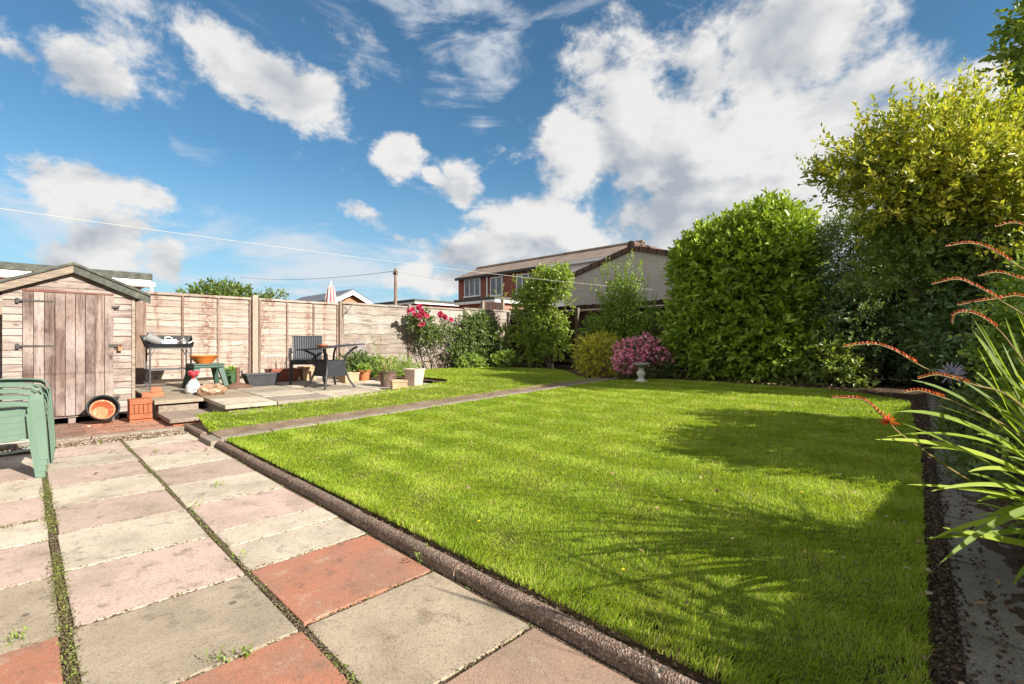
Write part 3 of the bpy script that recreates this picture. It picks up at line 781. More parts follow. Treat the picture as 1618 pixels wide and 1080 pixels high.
# ================================================================ shed
W_SHED = m_wood('shed_board', [(.19, .14, .118), (.30, .235, .21), (.42, .35, .315)], 1, greyamt=.6, grey=(.46, .40, .36))
W_DOOR = m_wood('door_board', [(.13, .085, .072), (.21, .15, .13), (.32, .245, .215)], 2, greyamt=.6, grey=(.40, .34, .31))
W_BARGE = m_wood('barge_timber', [(.24, .19, .145), (.30, .24, .19), (.35, .28, .225)], 1, greyamt=.3)
M_RED = m_wood('red_stain', [(.20, .075, .055), (.26, .10, .075), (.30, .13, .1)], 1, greyamt=.3, knots=False)
def m_felt():
    s = NT('mossy_felt'); a = s.noise(s.obj, 9, 8, .75); b = s.noise(s.obj, 120, 3)
    col = s.ramp(a, [(.3, (.05, .054, .048)), (.55, (.10, .105, .09)), (.72, (.19, .19, .145))])
    s.bump(s.math('ADD', a, b), .012); return s.fin(col, .95, .15)
M_FELT = m_felt()
M_BLACKIRON = m_plain('black_iron', (.035, .033, .03), .55, .4, .3, 20, .001)
M_RUST = m_plain('rusty_padlock', (.30, .15, .07), .6, .4, .3, 20, .001)
SX, SY0, SY1, SAY, SAZ, SEZ, SB = -8.42, -.20, 1.06, .43, 2.03, 1.69, .075
def roofz(y): return SAZ-.03-(SAZ-SEZ)*abs(y-SAY)/(1.19-SAY)
shed = thing('garden_shed', 'weathered pale timber garden shed with a gabled roof and plank door', 'shed', (SX-.8, .43, 0))
mb = MB(); z = SB; pitch = .088
while z < SAZ-.06:
    zt = min(z+pitch, SAZ-.04)
    def ext(zz):
        if zz <= roofz(SY1): return SY0, SY1
        k = (SAZ-.03-zz)/((SAZ-SEZ)/(1.19-SAY)); return max(SY0, SAY-k), min(SY1, SAY+k)
    a0, a1 = ext(z); b0, b1 = ext(zt)
    if b1-b0 < .02: break
    jx = random.uniform(-.003, .003); r = random.random()
    mb.hexa([(SX-.03, a0, z), (SX+.004+jx, a0, z), (SX+.004+jx, a1, z), (SX-.03, a1, z), (SX-.03, b0, zt-.004), (SX-.009+jx, b0, zt-.004), (SX-.009+jx, b1, zt-.004), (SX-.03, b1, zt-.004)], r)
    z += pitch
z = SB
while z < SEZ-.02:        # long sides and the back
    zt = min(z+pitch, SEZ)
    for (s_, y) in ((1, SY1), (-1, SY0)):
        mb.hexa([(SX-1.72, y-.03*s_, z), (SX-.031, y-.03*s_, z), (SX-.031, y, z), (SX-1.72, y, z), (SX-1.72, y-.03*s_, zt-.004), (SX-.031, y-.03*s_, zt-.004), (SX-.031, y-.012*s_, zt-.004), (SX-1.72, y-.012*s_, zt-.004)])
    z += pitch
mb.prism([(SX-1.75, SY0), (SX-1.721, SY0), (SX-1.721, SY1), (SX-1.75, SY1)], SB, SEZ)
mb.build('wall', W_SHED, shed, world=True)
mb = MB()
for y in (SY1-.012,): mb.bx(SX-.01, SX+.016, y-.02, y+.018, SB, SEZ-.03)
mb.build('corner_trim', W_BARGE, shed, bevel=.003, world=True)
mb = MB()
for y in (.0, .42, .86): mb.bx(SX-1.7, SX-.015, y-.035, y+.035, -.03, SB-.003)
mb.build('bearer', W_DOOR, shed, world=True)
dr = MB(); DY0, DY1, DZ0, DZ1 = -.03, .835, .10, 1.675
nb = 9; bw = (DY1-DY0)/nb
for i in range(nb):
    dr.bx(SX+.008, SX+.028+random.uniform(-.002, .002), DY0+i*bw+.0025, DY0+(i+1)*bw-.0025, DZ0+random.uniform(0, .008), DZ1-random.uniform(0, .006))
door = dr.build('door', W_DOOR, shed, bevel=.003, world=True)
for z in (.28, 1.0, 1.56):
    if z < .5: continue
    h = MB(); h.hexa([(SX+.029, DY0-.05, z-.013), (SX+.035, DY0-.05, z-.013), (SX+.035, .25, z-.008), (SX+.029, .25, z-.008), (SX+.029, DY0-.05, z+.013), (SX+.035, DY0-.05, z+.013), (SX+.035, .25, z+.008), (SX+.029, .25, z+.008)])
    h.bx(SX+.006, SX+.038, DY0-.06, DY0-.03, z-.03, z+.03); h.build('hinge', M_BLACKIRON, door, world=True)
for z, nm in ((1.52, 'turn_button'), (.30, 'turn_button')):
    h = MB(); h.bar((SX+.04, DY1-.02, z-.004), (SX+.04, DY1+.06, z+.008), .016, .025); h.tube([(SX+.02, DY1+.02, z), (SX+.052, DY1+.02, z)], .012, 8); h.build(nm, M_BLACKIRON, door, world=True)
h = MB(); h.bx(SX+.029, SX+.036, DY1-.05, DY1+.09, 1.0-.02, 1.0+.02); h.build('hasp', M_BLACKIRON, door, world=True)
h = MB(); h.bx(SX+.037, SX+.06, DY1+.04, DY1+.085, .93, .985); h.tube([(SX+.048, DY1+.047, .98), (SX+.048, DY1+.048, 1.01), (SX+.048, DY1+.0625, 1.022), (SX+.048, DY1+.077, 1.01), (SX+.048, DY1+.078, .98)], .005, 6); h.build('padlock', M_RUST, door, bevel=.004, world=True)
mb = MB(); mb.bx(SX-.008, SX+.02, DY0+.0, DY1, DZ1+.004, DZ1+.03); mb.build('door_head', M_RED, shed, world=True)
rf = MB()
sl_ = (SAZ-SEZ)/(1.19-SAY)
for s_ in (-1, 1):
    ye = SAY+s_*.80; ze = SAZ-sl_*.80
    for (x0, x1, dz, th) in ((SX-1.85, SX+.10, .012, .03),):
        n = 9
        for i in range(n):
            ya, yb = SAY+(ye-SAY)*i/n, SAY+(ye-SAY)*(i+1)/n; za, zb = SAZ+(ze-SAZ)*i/n, SAZ+(ze-SAZ)*(i+1)/n
            j = random.uniform(0, .006)
            q = [(x0, ya, za+dz), (x1, ya, za+dz), (x1, yb, zb+dz), (x0, yb, zb+dz)]
            if s_ < 0: q = q[::-1]
            rf.hexa([(p[0], p[1], p[2]) for p in q]+[(p[0], p[1], p[2]+th+j) for p in q])
roof = rf.build('roof', M_FELT, shed, world=True)
for s_ in (-1, 1):
    b = MB(); ye = SAY+s_*.80
    q0 = [(SX+.055, SAY, SAZ-.09), (SX+.08, SAY, SAZ-.09), (SX+.08, ye, SAZ-sl_*.80-.09), (SX+.055, ye, SAZ-sl_*.80-.09)]
    if s_ < 0: q0 = q0[::-1]
    b.hexa(q0+[(p[0], p[1], p[2]+(.14 if s_ < 0 else .105)) for p in q0]); b.build('barge_board', W_BARGE if s_ < 0 else M_FELT, roof, bevel=.004, world=True)

# ================================================================ fences
W_PALE = m_wood('pale_lap_board', [(.32, .25, .21), (.395, .325, .28), (.46, .395, .35)], 1, greyamt=.45, grey=(.38, .32, .275), rough=.9, stain=((.16, .085, .06), 1.9, .95))
W_BATTEN = m_wood('batten', [(.19, .12, .09), (.24, .16, .12), (.30, .21, .16)], 2, greyamt=.3)
W_GREY = m_wood('grey_waney_board', [(.22, .175, .145), (.28, .235, .2), (.34, .295, .26)], 1, greyamt=.5, grey=(.42, .39, .36))
W_BROWN = m_wood('dark_stained_board', [(.045, .024, .02), (.062, .034, .027), (.085, .05, .04)], 2, greyamt=.22, grey=(.14, .11, .1))
W_RAIL = m_wood('grey_rail', [(.12, .09, .075), (.16, .125, .105), (.2, .16, .14)], 0, greyamt=.4, grey=(.26, .24, .22))
FX = -10.84
POSTY = [1.43, 3.34, 5.22, 7.10, 8.98, 10.80]
def gz(y): return .30
pf = thing('lap_fence', 'pale pinkish overlap fence with vertical battens behind the patio', 'fence', (FX, 3.3, .3))
bf = thing('waney_fence', 'greyer fence of wide wavy horizontal boards behind the rose', 'fence', (FX, 7.9, .3))
def lap_panel(y0, y1, z0, z1, root):
    mb = MB(); n = 13; h = (z1-z0)/n; m = 14
    for i in range(n):
        za, zb = z0+i*h, z0+(i+1)*h+.012; r = random.random(); ph = random.uniform(0, 6.28)
        V = []; Fq = []
        for j in range(m+1):
            y = y0+(y1-y0)*j/m; wv = .006*math.sin(ph+j*1.3)+.004*math.sin(ph*2+j*2.9)
            V += [(FX-.012, y, za+wv), (FX+.006, y, za+wv), (FX-.008, y, zb), (FX-.014, y, zb)]
        for j in range(m):
            for q in range(4): Fq.append((j*4+q, j*4+(q+1) % 4, (j+1)*4+(q+1) % 4, (j+1)*4+q))
        mb.add(V, Fq, r)
    p = mb.build('panel', W_PALE, root, world=True)
    nb = 4
    for i in range(nb):
        y = y0+.02+(y1-y0-.04)*i/(nb-1) if i in (0, nb-1) else y0+(y1-y0)*i/(nb-1)
        b = MB(); b.bx(FX+.0065, FX+.03, y-.018, y+.018, z0-.01, z1-.035); b.build('batten', W_BATTEN, p, bevel=.003, world=True)
    b = MB(); b.bx(FX-.03, FX+.034, y0, y1, z1-.034, z1+.012); b.build('capping', W_PALE, p, bevel=.004, world=True)
    return p
lap_panel(-.5, 1.37, .33, 1.94, pf); lap_panel(1.49, 3.27, .36, 1.955, pf); lap_panel(3.42, 5.15, .36, 1.955, pf)
M_POST = m_aggregate('post_concrete', (.27, .2, .155), (.38, .3, .24), (.5, .42, .36), 150, .2)
M_POSTW = m_wood('post_timber', [(.19, .14, .11), (.24, .18, .15), (.3, .24, .2)], 2, greyamt=.4)
for i, (y, root, m, w_, zt) in enumerate(((1.43, pf, W_BATTEN, .115, 1.93), (3.345, pf, M_POST, .11, 2.02), (5.22, pf, M_POSTW, .11, 2.02), (7.10, bf, M_POSTW, .1, 2.04), (8.98, bf, M_POSTW, .09, 2.06))):
    b = MB(); b.bx(FX-.045, FX+.06, y-w_/2, y+w_/2, .1, zt-.02); b.hexa([(FX-.045, y-w_/2, zt-.02), (FX+.06, y-w_/2, zt-.02), (FX+.06, y+w_/2, zt-.02), (FX-.045, y+w_/2, zt-.02)]+[(FX-.03, y-w_/2+.015, zt), (FX+.045, y-w_/2+.015, zt), (FX+.045, y+w_/2-.015, zt), (FX-.03, y+w_/2-.015, zt)])
    b.build('post', m, root, bevel=.006, world=True)
def waney(y0, y1, z0, z1, root, n=6, mat=None):
    mb = MB(); h = (z1-z0)/n; m = 26
    for i in range(n):
        ph = random.uniform(0, 6.28); za, zb = z0+i*h, z0+(i+1)*h+.03; r = random.random(); V = []; Fq = []
        for j in range(m+1):
            y = y0+(y1-y0)*j/m; wv = .013*math.sin(ph+j*.55)+.008*math.sin(ph*3+j*1.4)
            V += [(FX-.012, y, za+wv), (FX+.014, y, za+wv), (FX-.004, y, zb), (FX-.014, y, zb)]
        for j in range(m):
            for q in range(4): Fq.append((j*4+q, j*4+(q+1) % 4, (j+1)*4+(q+1) % 4, (j+1)*4+q))
        mb.add(V, Fq, r)
    p = mb.build('panel', mat or W_GREY, root, world=True)
    b = MB(); b.bx(FX-.03, FX+.03, y0, y1, z1-.02, z1+.018); b.build('capping', W_GREY, p, bevel=.004, world=True)
    b = MB(); b.bx(FX-.02, FX+.02, y0, y1, .15, z0-.012); b.build('gravel_board', M_EDGE, root, bevel=.006, world=True)
waney(5.285, 7.04, .52, 1.965, bf); waney(7.16, 8.93, .52, 1.985, bf); waney(9.04, 10.93, .5, 2.02, bf, 6)
# a short length of trellis-like post tops at the corner
brn = thing('board_fence', 'dark brown upright board fence along the far end of the garden', 'fence', (-5, 10.86, .3))
mb = MB(); x = -10.88
while x < 2.1:
    wd = random.uniform(.092, .106)
    mb.bx(x, x+wd-.006, 10.90, 10.915+random.uniform(0, .008), .38, 2.08+random.uniform(-.012, .012)); x += wd
mb.build('boards', W_BROWN, brn, world=True)
for z in (.52, 1.12, 1.93):
    b = MB(); b.hexa([(-10.78, 10.82, z-.035), (2.18, 10.82, z-.035), (2.18, 10.899, z-.05), (-10.78, 10.899, z-.05), (-10.78, 10.82, z+.0), (2.18, 10.82, z+.0), (2.18, 10.899, z+.04), (-10.78, 10.899, z+.04)]); b.build('rail', W_RAIL, brn, world=True)
for x in (-10.80, -8.1, -5.3, -2.5, .3):
    b = MB(); b.bx(x-.05, x+.05, 10.72, 10.818, .1, 2.0); b.build('post', W_RAIL, brn, bevel=.005, world=True)
b = MB(); b.bx(-10.78, 2.18, 10.885, 10.899, .15, .375); b.build('gravel_board', W_RAIL, brn, world=True)
rfn = thing('boundary_fence', 'dark timber fence behind the shrubs on the right-hand side', 'fence', (2.2, 4, .2))
mb = MB(); y = -2.0
while y < 10.8:
    wd = random.uniform(.1, .13); mb.bx(2.2, 2.215+random.uniform(0, .008), y, y+wd-.004, .0, 1.98 if y > 5.5 else 1.68); y += wd
mb.build('boards', W_BROWN, rfn, world=True)
for z in (.4, 1.1, 1.8):
    b = MB(); b.bx(2.14, 2.199, -2 if z < 1.5 else 5.6, 10.7, z-.03, z+.03); b.build('rail', W_RAIL, rfn, world=True)

nf = thing('neighbour_fence', 'dark panel between two pale posts showing above the fence corner', 'fence', (-12.3, 11.2, .2))
A_, B_ = PX(762.5, 475, -12.3), PX(794.5, 472, -12.3)
for q in (A_, B_):
    b = MB(); b.bx(-12.35, -12.25, q[1]-.045, q[1]+.045, .1, q[2]); b.build('post', M_CONC, nf, bevel=.006, world=True)
b = MB(); k_ = 9
for i in range(k_):
    y0, y1 = A_[1]+.05+(B_[1]-A_[1]-.1)*i/k_, A_[1]+.05+(B_[1]-A_[1]-.1)*(i+1)/k_; b.bx(-12.315, -12.29-.008*(i % 2), y0+.003, y1-.003, .3, A_[2]-.03+.03*i/k_)
b.build('panel', W_BROWN, nf, world=True)
hb = thing('hanging_bracket', 'black iron basket bracket near the top of the timber post', 'bracket', (FX+.06, 5.22, 1.9))
b = MB(); b.tube([(FX+.062, 5.23, 1.95), (FX+.064, 5.23, 1.62)], .008, 6); b.tube([(FX+.064, 5.23, 1.66), (FX+.14, 5.33, 1.78), (FX+.19, 5.40, 1.92)], .007, 6); b.tube([(FX+.062, 5.23, 1.93), (FX+.12, 5.31, 1.945), (FX+.2, 5.41, 1.93)], .007, 6)
b.build('bracket', M_BLACKIRON, hb, smooth=True, world=True)

# ================================================================ buildings beyond
M_WHITE = m_plain('white_plastic', (.74, .74, .72), .4, .4, .06, 3, 0, dirt=.1)
M_WHITEB = m_plain('white_cladding', (.8, .8, .79), .6, .3, .1, 2, 0, dirt=.15)
def m_glass():
    s = NT('window_glass'); n = s.noise(s.obj, .8, 3); return s.fin(s.ramp(n, [(.35, (.03, .04, .05)), (.65, (.12, .15, .18))]), .06, .8)
M_GLASS = m_glass()
def m_tiles(name, c1, c2, ax, pitch=.3):
    s = NT(name); sep_ = s.node('ShaderNodeSeparateXYZ'); s.link(s.obj, sep_.inputs[0])
    r = s.math('FRACT', s.math('DIVIDE', sep_.outputs[ax], pitch)); a = s.noise(s.obj, 1.2, 6, .7)
    col = s.ramp(a, [(.3, c1), (.7, c2)]); col = s.mix(s.rng(r, .72, .92, 0, .8), col, dk(c1, .3)); col = s.mix(s.rng(r, .0, .25, .4, 0), col, dk(c2, 1.5))  # dark course lines, and a highlight painted into the colour along each course
    col = s.mix(s.rng(s.noise(s.obj, 9, 5, .7), .5, .75, 0, .4), col, dk(c1, .5)); s.bump(r, .03); return s.fin(col, .9, .15)
M_RTILE = m_tiles('roof_tile', (.17, .13, .11), (.27, .215, .18), 1, .46)
M_RTILE2 = m_tiles('brown_verge_tile', (.095, .06, .048), (.14, .088, .07), 0, .28)
B_Y = m_brick('brick_facing_garden', 0, (.32, .085, .055), (.22, .06, .042), (.30, .22, .18))
B_X = m_brick('orange_brick', 1, (.50, .20, .10), (.38, .14, .07), (.45, .38, .3))
def window(root, x0, x1, z0, z1, y, n, wall):
    f = MB(); t = .06
    f.bx(x0, x1, y-.05, y+.03, z1-t, z1); f.bx(x0-.04, x1+.04, y-.1, y+.03, z0-.02, z0+t)
    for i in range(n+1):
        xx = x0+(x1-x0)*i/n; xa, xb = (xx, xx+t) if i == 0 else ((xx-t, xx) if i == n else (xx-t*.5, xx+t*.5))
        f.bx(xa, xb, y-.048, y+.028, z0+t+.001, z1-t-.001)
    fr = f.build('window', M_WHITE, root, world=True)
    p = MB(); p.bx(x0+.01, x1-.01, y-.01, y+.005, z0+.05, z1-.05); p.build('pane', M_GLASS, fr, world=True); return fr
def house(x0, x1, y0, yr, y1, ze, zr, wallm, name, label, ov=.14):
    r = thing(name, label, 'house', ((x0+x1)/2, y0, .2))
    mb = MB(); V = [(x0, y0, .0), (x1, y0, 0), (x1, y1, 0), (x0, y1, 0), (x0, y0, ze), (x1, y0, ze), (x1, y1, ze), (x0, y1, ze), (x0, yr, zr-.08), (x1, yr, zr-.08)]
    mb.add(V, [(0, 1, 5, 4), (2, 3, 7, 6), (1, 2, 6, 9, 5), (3, 0, 4, 8, 7), (4, 5, 9, 8), (6, 7, 8, 9)]); w_ = mb.build('wall', wallm, r, world=True)
    rm = MB()
    k = (zr-ze)/(yr-y0)
    for (ya, yb) in ((y0-ov, yr), (y1+ov, yr)):
        za = zr-k*abs(ya-yr)
        q = [(x0-.12, ya, za), (x1+.12, ya, za), (x1+.12, yb, zr), (x0-.12, yb, zr)]
        if ya > yb: q = [q[1], q[0], q[3], q[2]]
        rm.hexa([(p[0], p[1], p[2]-.02) for p in q]+[(p[0], p[1], p[2]+.09) for p in q])
    rm.tube([(x0-.12, yr, zr+.1), (x1+.12, yr, zr+.1)], .11, 8)
    roof = rm.build('roof', M_RTILE, r, world=True)
    g_ = MB(); g_.bx(x0-.1, x1+.1, y0-ov-.1, y0-ov, ze-k*ov-.08, ze-k*ov+.06); g_.build('gutter', M_WHITE if wallm is not B_Y else M_BLACKIRON, r, world=True)
    return r, roof
EZ = 5.08
h1, r1 = house(-24, -16.65, 19.4, 21.1, 23, EZ, 5.82, B_Y, 'brick_house', 'red brick terraced house with white windows beyond the corner of the fence')
h2, r2 = house(-16.52, -12.0, 19.4, 21.1, 23, EZ, 5.82, M_WHITEB, 'clad_house', 'white clad house at the right end of the terrace')
for (pxa, pxb, pya, pyb, n) in ((735, 760, 440, 464, 3), (776, 795, 437, 461, 2), (817, 846, 432, 456, 3)):
    a, b = PY(pxa, 500, 19.4), PY(pxb, 500, 19.4); zt = .5*(PY(pxa, pya+1, 19.4)[2]+PY(pxb, pya-1, 19.4)[2]); zb = zt-1.12
    window(h1, a[0], b[0], zb, zt, 19.37, n, None)
for (pxa, pxb, py_, n, hh) in ((868, 898, 423, 2, 1.0), (928, 948, 417, 2, .7)):
    a, b = PY(pxa, 500, 19.4), PY(pxb, 500, 19.4); zt = PY((pxa+pxb)/2, py_, 19.4)[2]; window(h2, a[0], b[0], zt-hh, zt, 19.37, n, None)
a = PY(769, 500, 19.3)[0]; b = MB(); b.tube([(a, 19.33, 0), (a, 19.33, EZ-.1)], .05, 8); b.build('downpipe', M_WHITE, h1, world=True)
a = PY(864, 500, 19.3)[0]; b = MB(); b.bx(a-.05, a+.06, 19.32, 19.395, 2, EZ-.05); b.build('corner_post', B_Y, h2, world=True)
# low flat-roofed extensions seen over the fence
def flat_ext(x0, x1, y0, y1, zt, name, label, wallm, fas=.2, slope=0, cat='extension'):
    r = thing(name, label, cat, ((x0+x1)/2, (y0+y1)/2, .2))
    mb = MB(); mb.bx(x0, x1, y0, y1, 0, zt-fas); mb.build('wall', wallm, r, world=True)
    mb = MB(); mb.bx(x0-.18, x1+.18, y0-.18, y1+.18, zt-fas+.002, zt-.102); mb.build('fascia', M_WHITE, r, bevel=.01, world=True)
    mb = MB(); mb.bx(x0-.2, x1+.2, y0-.2, y1+.2, zt-.10, zt+.04); mb.build('roof', M_FELT, r, bevel=.01, world=True); return r
ex = flat_ext(-20, -17.2, 16.2, 18.6, PY(735, 474, 16.2)[2], 'house_extension', 'low extension with a white roof edge in front of the red brick house', B_Y, .25)
flat_ext(-26.5, -21.5, 14.5, 18.0, PY(640, 476, 14.6)[2], 'garage', 'low flat garage roof with a thin white edge behind the telegraph pole', B_Y, .2, cat='garage')
# neighbour's extension on the left behind the shed
XB = -13.0
e1 = flat_ext(-18, XB, -6, 1.72, PX(150, 431, XB)[2]+.02, 'neighbour_extension', 'orange brick extension with a white gutter behind the shed', B_X, .2)
b = MB(); b.tube([(XB+.24, -6.1, 2.29), (XB+.24, 1.95, 2.27)], .06, 10); b.tube([(XB+.24, 1.88, 2.27), (XB+.24, 1.9, 2.15), (XB+.1, 1.84, 2.08), (XB+.06, 1.8, .3)], .035, 8); b.build('gutter', M_WHITE, e1, world=True)
# pebble-faced block garage with a gable behind the far fence
def m_block():
    s = NT('rendered_block'); sep_ = s.node('ShaderNodeSeparateXYZ'); s.link(s.obj, sep_.inputs[0]); cb_ = s.node('ShaderNodeCombineXYZ')
    s.link(sep_.outputs[0], cb_.inputs[0]); s.link(sep_.outputs[2], cb_.inputs[1]); b_ = s.node('ShaderNodeTexBrick'); s.link(cb_.outputs[0], b_.inputs['Vector'])
    b_.inputs['Color1'].default_value = c4((.48, .44, .39)); b_.inputs['Color2'].default_value = c4((.43, .39, .35)); b_.inputs['Mortar'].default_value = c4((.6, .55, .48))
    b_.inputs['Scale'].default_value = 1; b_.inputs['Brick Width'].default_value = .45; b_.inputs['Row Height'].default_value = .225; b_.inputs['Mortar Size'].default_value = .008
    n_ = s.noise(s.obj, 2.5, 8, .7); col = s.mix(s.rng(n_, .4, .7, 0, .5), b_.outputs[0], (.40, .355, .31)); s.bump(s.math('ADD', b_.outputs['Fac'], n_), -.01); return s.fin(col, .95, .1)
GY, GAX, GAZ, GW = 12.6, -7.46, 3.80, 2.55
gr = thing('gable_garage', 'grey blockwork garage gable with brown roof tiles behind the dark fence', 'garage', (GAX, GY, .2))
mb = MB(); ez = GAZ-GW*.268
V = [(GAX-GW, GY, 0), (GAX+GW, GY, 0), (GAX+GW, GY, ez), (GAX, GY, GAZ), (GAX-GW, GY, ez)]; V += [(p[0], GY+6, p[2]) for p in V]
mb.add(V, [(0, 1, 2, 3, 4), (9, 8, 7, 6, 5), (1, 6, 7, 2), (0, 4, 9, 5)]); mb.build('wall', m_block(), gr, world=True)
rm = MB()
for s_ in (-1, 1):
    n = 8
    for i in range(n):
        xa, xb = GAX+s_*(GW+.12)*i/n, GAX+s_*(GW+.12)*(i+1)/n; za, zb = GAZ-.268*abs(xa-GAX), GAZ-.268*abs(xb-GAX)
        q = [(xa, GY-.06, za), (xb, GY-.06, zb), (xb, GY+6.05, zb), (xa, GY+6.05, za)]
        if s_ < 0: q = [q[1], q[0], q[3], q[2]]
        rm.hexa([(p[0], p[1], p[2]-.05) for p in q]+[(p[0], p[1], p[2]+.10+random.uniform(-.01, .01)) for p in q])
rg = rm.build('roof', M_RTILE2, gr, world=True)
b = MB(); b.tube([(GAX, GY-.1, GAZ+.10), (GAX, GY+6, GAZ+.1)], .13, 14); b.build('ridge_tile', M_RTILE2, rg, world=True)
# distant bungalow gable
bg_ = thing('bungalow', 'distant bungalow gable with white bargeboards beside the folded parasol', 'house', (-30, 15, .2))
A, E = PX(554, 459, -30), PX(581, 476, -30); hw = E[1]-A[1]; zb = E[2]-.15
mb = MB(); V = [(-30, A[1]-hw, 0), (-30, A[1]+hw, 0), (-30, A[1]+hw, zb), (-30, A[1], A[2]-.2), (-30, A[1]-hw, zb)]; V += [(-38, p[1], p[2]) for p in V]
mb.add(V, [(0, 1, 2, 3, 4), (9, 8, 7, 6, 5), (1, 6, 7, 2), (0, 4, 9, 5)]); mb.build('wall', B_X, bg_, world=True)
rm = MB(); bb = MB()
for s_ in (-1, 1):
    y0, y1 = A[1], A[1]+s_*(hw+.25); k = (A[2]-E[2])/hw; z0, z1 = A[2], A[2]-k*(hw+.25)
    q = [(-38, y0, z0), (-29.7, y0, z0), (-29.7, y1, z1), (-38, y1, z1)]
    q2 = [(-29.72, y0, z0), (-29.66, y0, z0), (-29.66, y1, z1), (-29.72, y1, z1)]
    if s_ < 0: q = q[::-1]; q2 = q2[::-1]
    rm.hexa([(p[0], p[1], p[2]) for p in q]+[(p[0], p[1], p[2]+.1) for p in q]); bb.hexa([(p[0], p[1], p[2]-.28) for p in q2]+[(p[0], p[1], p[2]-.01) for p in q2])
M_SLATE = m_plain('grey_slate', (.11, .12, .14), .7, .3, .2, 3)
rb = rm.build('roof', M_SLATE, bg_, world=True); bb.build('barge_board', M_WHITE, rb, world=True)

# telegraph pole and wires, the closed parasol next door, the clothes line
pp = PD(625, 424, 25.)
tp = thing('telegraph_pole', 'brown wooden telegraph pole standing beyond the grey fence', 'pole', (pp[0], pp[1], .2))
b = MB(); b.tube([(pp[0], pp[1], 0), (pp[0], pp[1], pp[2])], [.095, .075], 10); b.build('pole', W_BATTEN, tp, world=True)
b = MB(); b.bx(pp[0]-.16, pp[0]+.16, pp[1]-.07, pp[1]+.07, pp[2]-.28, pp[2]-.2); b.tube([(pp[0]-.14, pp[1], pp[2]-.2), (pp[0]-.14, pp[1], pp[2]-.1)], .03, 6); b.tube([(pp[0]+.14, pp[1], pp[2]-.2), (pp[0]+.14, pp[1], pp[2]-.1)], .03, 6); b.build('cross_arm', W_BATTEN, tp, world=True)
def wire(a, c, sag, r, name, label, m, cat='cable'):
    b = MB(); n = 24; P = []
    for i in range(n+1):
        t = i/n; p = np.asarray(a)*(1-t)+np.asarray(c)*t; P.append((p[0], p[1], p[2]-4*sag*t*(1-t)))
    b.tube(P, r, 6); return tag(b.build(name, m, smooth=True), label, cat)
tip = np.array([pp[0], pp[1], pp[2]-.12])
M_WIRE = m_plain('grey_wire', (.25, .25, .26), .6, .3, .1)
wire(tip, PY(722, 443, 19.35), .1, .012, 'telephone_wire', 'thin dark wire from the telegraph pole to the brick house', M_WIRE)
wire(tip, PD(380, 437, 46), .35, .014, 'telephone_wire', 'thin wire running left from the telegraph pole across the sky', M_WIRE)
M_LINE = m_plain('white_cord', (.40, .385, .35), .7, .2, .05, bump=0, dirt=.1)
wire((-5.82, -2.5, 2.19), (-5.86, 10.8, 2.335), .10, .0028, 'clothes_line', 'white clothes line sagging across the whole garden', M_LINE, 'clothes line')
um = PX(523, 478, -13.6)
ur = thing('folded_parasol', 'closed pink and white striped parasol rising above the fence', 'parasol', (um[0], um[1], .2))
b = MB(); b.tube([(um[0], um[1], .2), (um[0], um[1], 2.82)], .022, 8); b.build('pole', M_WHITE, ur, world=True)
def m_stripe():
    s = NT('striped_canvas'); sp = s.node('ShaderNodeSeparateXYZ'); s.link(s.obj, sp.inputs[0])
    t = s.math('ARCTAN2', sp.outputs[1], sp.outputs[0]); f = s.math('SINE', s.math('MULTIPLY', t, 8.))
    return s.fin(s.mix(s.rng(f, -.2, .2), (.62, .45, .44), (.52, .16, .17)), .85, .1)
b = MB(); n = 32; prof = [(.13, 1.55), (.15, 1.7), (.155, 2.0), (.13, 2.35), (.085, 2.62), (.02, 2.74)]; V = []; Fq = []
for (R, z) in prof:
    for j in range(n):
        t = 6.2832*j/n; rr = R*(1+.22*math.sin(8*t+z*1.5)); V.append((math.cos(t)*rr, math.sin(t)*rr, z-.2))
for i in range(len(prof)-1):
    for j in range(n): Fq.append((i*n+j, i*n+(j+1) % n, (i+1)*n+(j+1) % n, (i+1)*n+j))
b.add(V, Fq); b.build('canopy', m_stripe(), ur, smooth=True)
# ================================================================ things on the patio and the paving
def pot(name, label, cat, loc, prof, m, n=32, rz=0, soil=None, group=None):
    t = thing(name, label, cat, loc, rz, group); b = MB(); b.lathe(prof, n=n); b.build('pot', m, t, smooth=True)
    if soil:
        s_ = MB(); R, z = soil; s_.lathe([(R, z-.01), (R, z), (R*.6, z+.006), (.001, z+.008)], n=20); s_.build('compost', M_SOIL, t, smooth=True)
    return t
def pot_prof(rb, rt, h, rim=.02, rimh=.035, wall=.012, depth=None):
    d = h*.75 if depth is None else depth
    return [(.001, 0), (rb, 0), (rb+(rt-rb)*(h-rimh)/h, h-rimh), (rt+rim*.6, h-rimh), (rt+rim, h-.004), (rt+rim-.004, h), (rt-wall+.004, h), (rt-wall, h-.004), (rb+(rt-rb)*(d/h)-wall, d), (.001, d)]
M_TERRA = m_plain('terracotta', (.42, .135, .06), .85, .2, .25, 8, .002, 80, dirt=.25)
M_ORANGE = m_plain('orange_plastic', (.52, .16, .03), .45, .4, .12, 5, .001, dirt=.2)
M_GREENP = m_plain('green_plastic', (.035, .075, .055), .5, .4, .2, 6, .001, dirt=.2)
M_GREENPOT = m_plain('green_pot_plastic', (.045, .10, .04), .5, .4, .2, 6, .001, dirt=.2)
M_SAGE = m_plain('sage_plastic', (.11, .175, .13), .45, .35, .15, 4, .001, 40, dirt=.3)
M_DKGREY = m_plain('dark_grey_plastic', (.04, .042, .046), .6, .35, .25, 8, .002, dirt=.1)
M_DKBROWN = m_plain('brown_glaze', (.13, .085, .07), .5, .4, .3, 6, .002)
M_BUFF = m_plain('buff_stone', (.42, .285, .18), .9, .15, .25, 7, .004, 90)
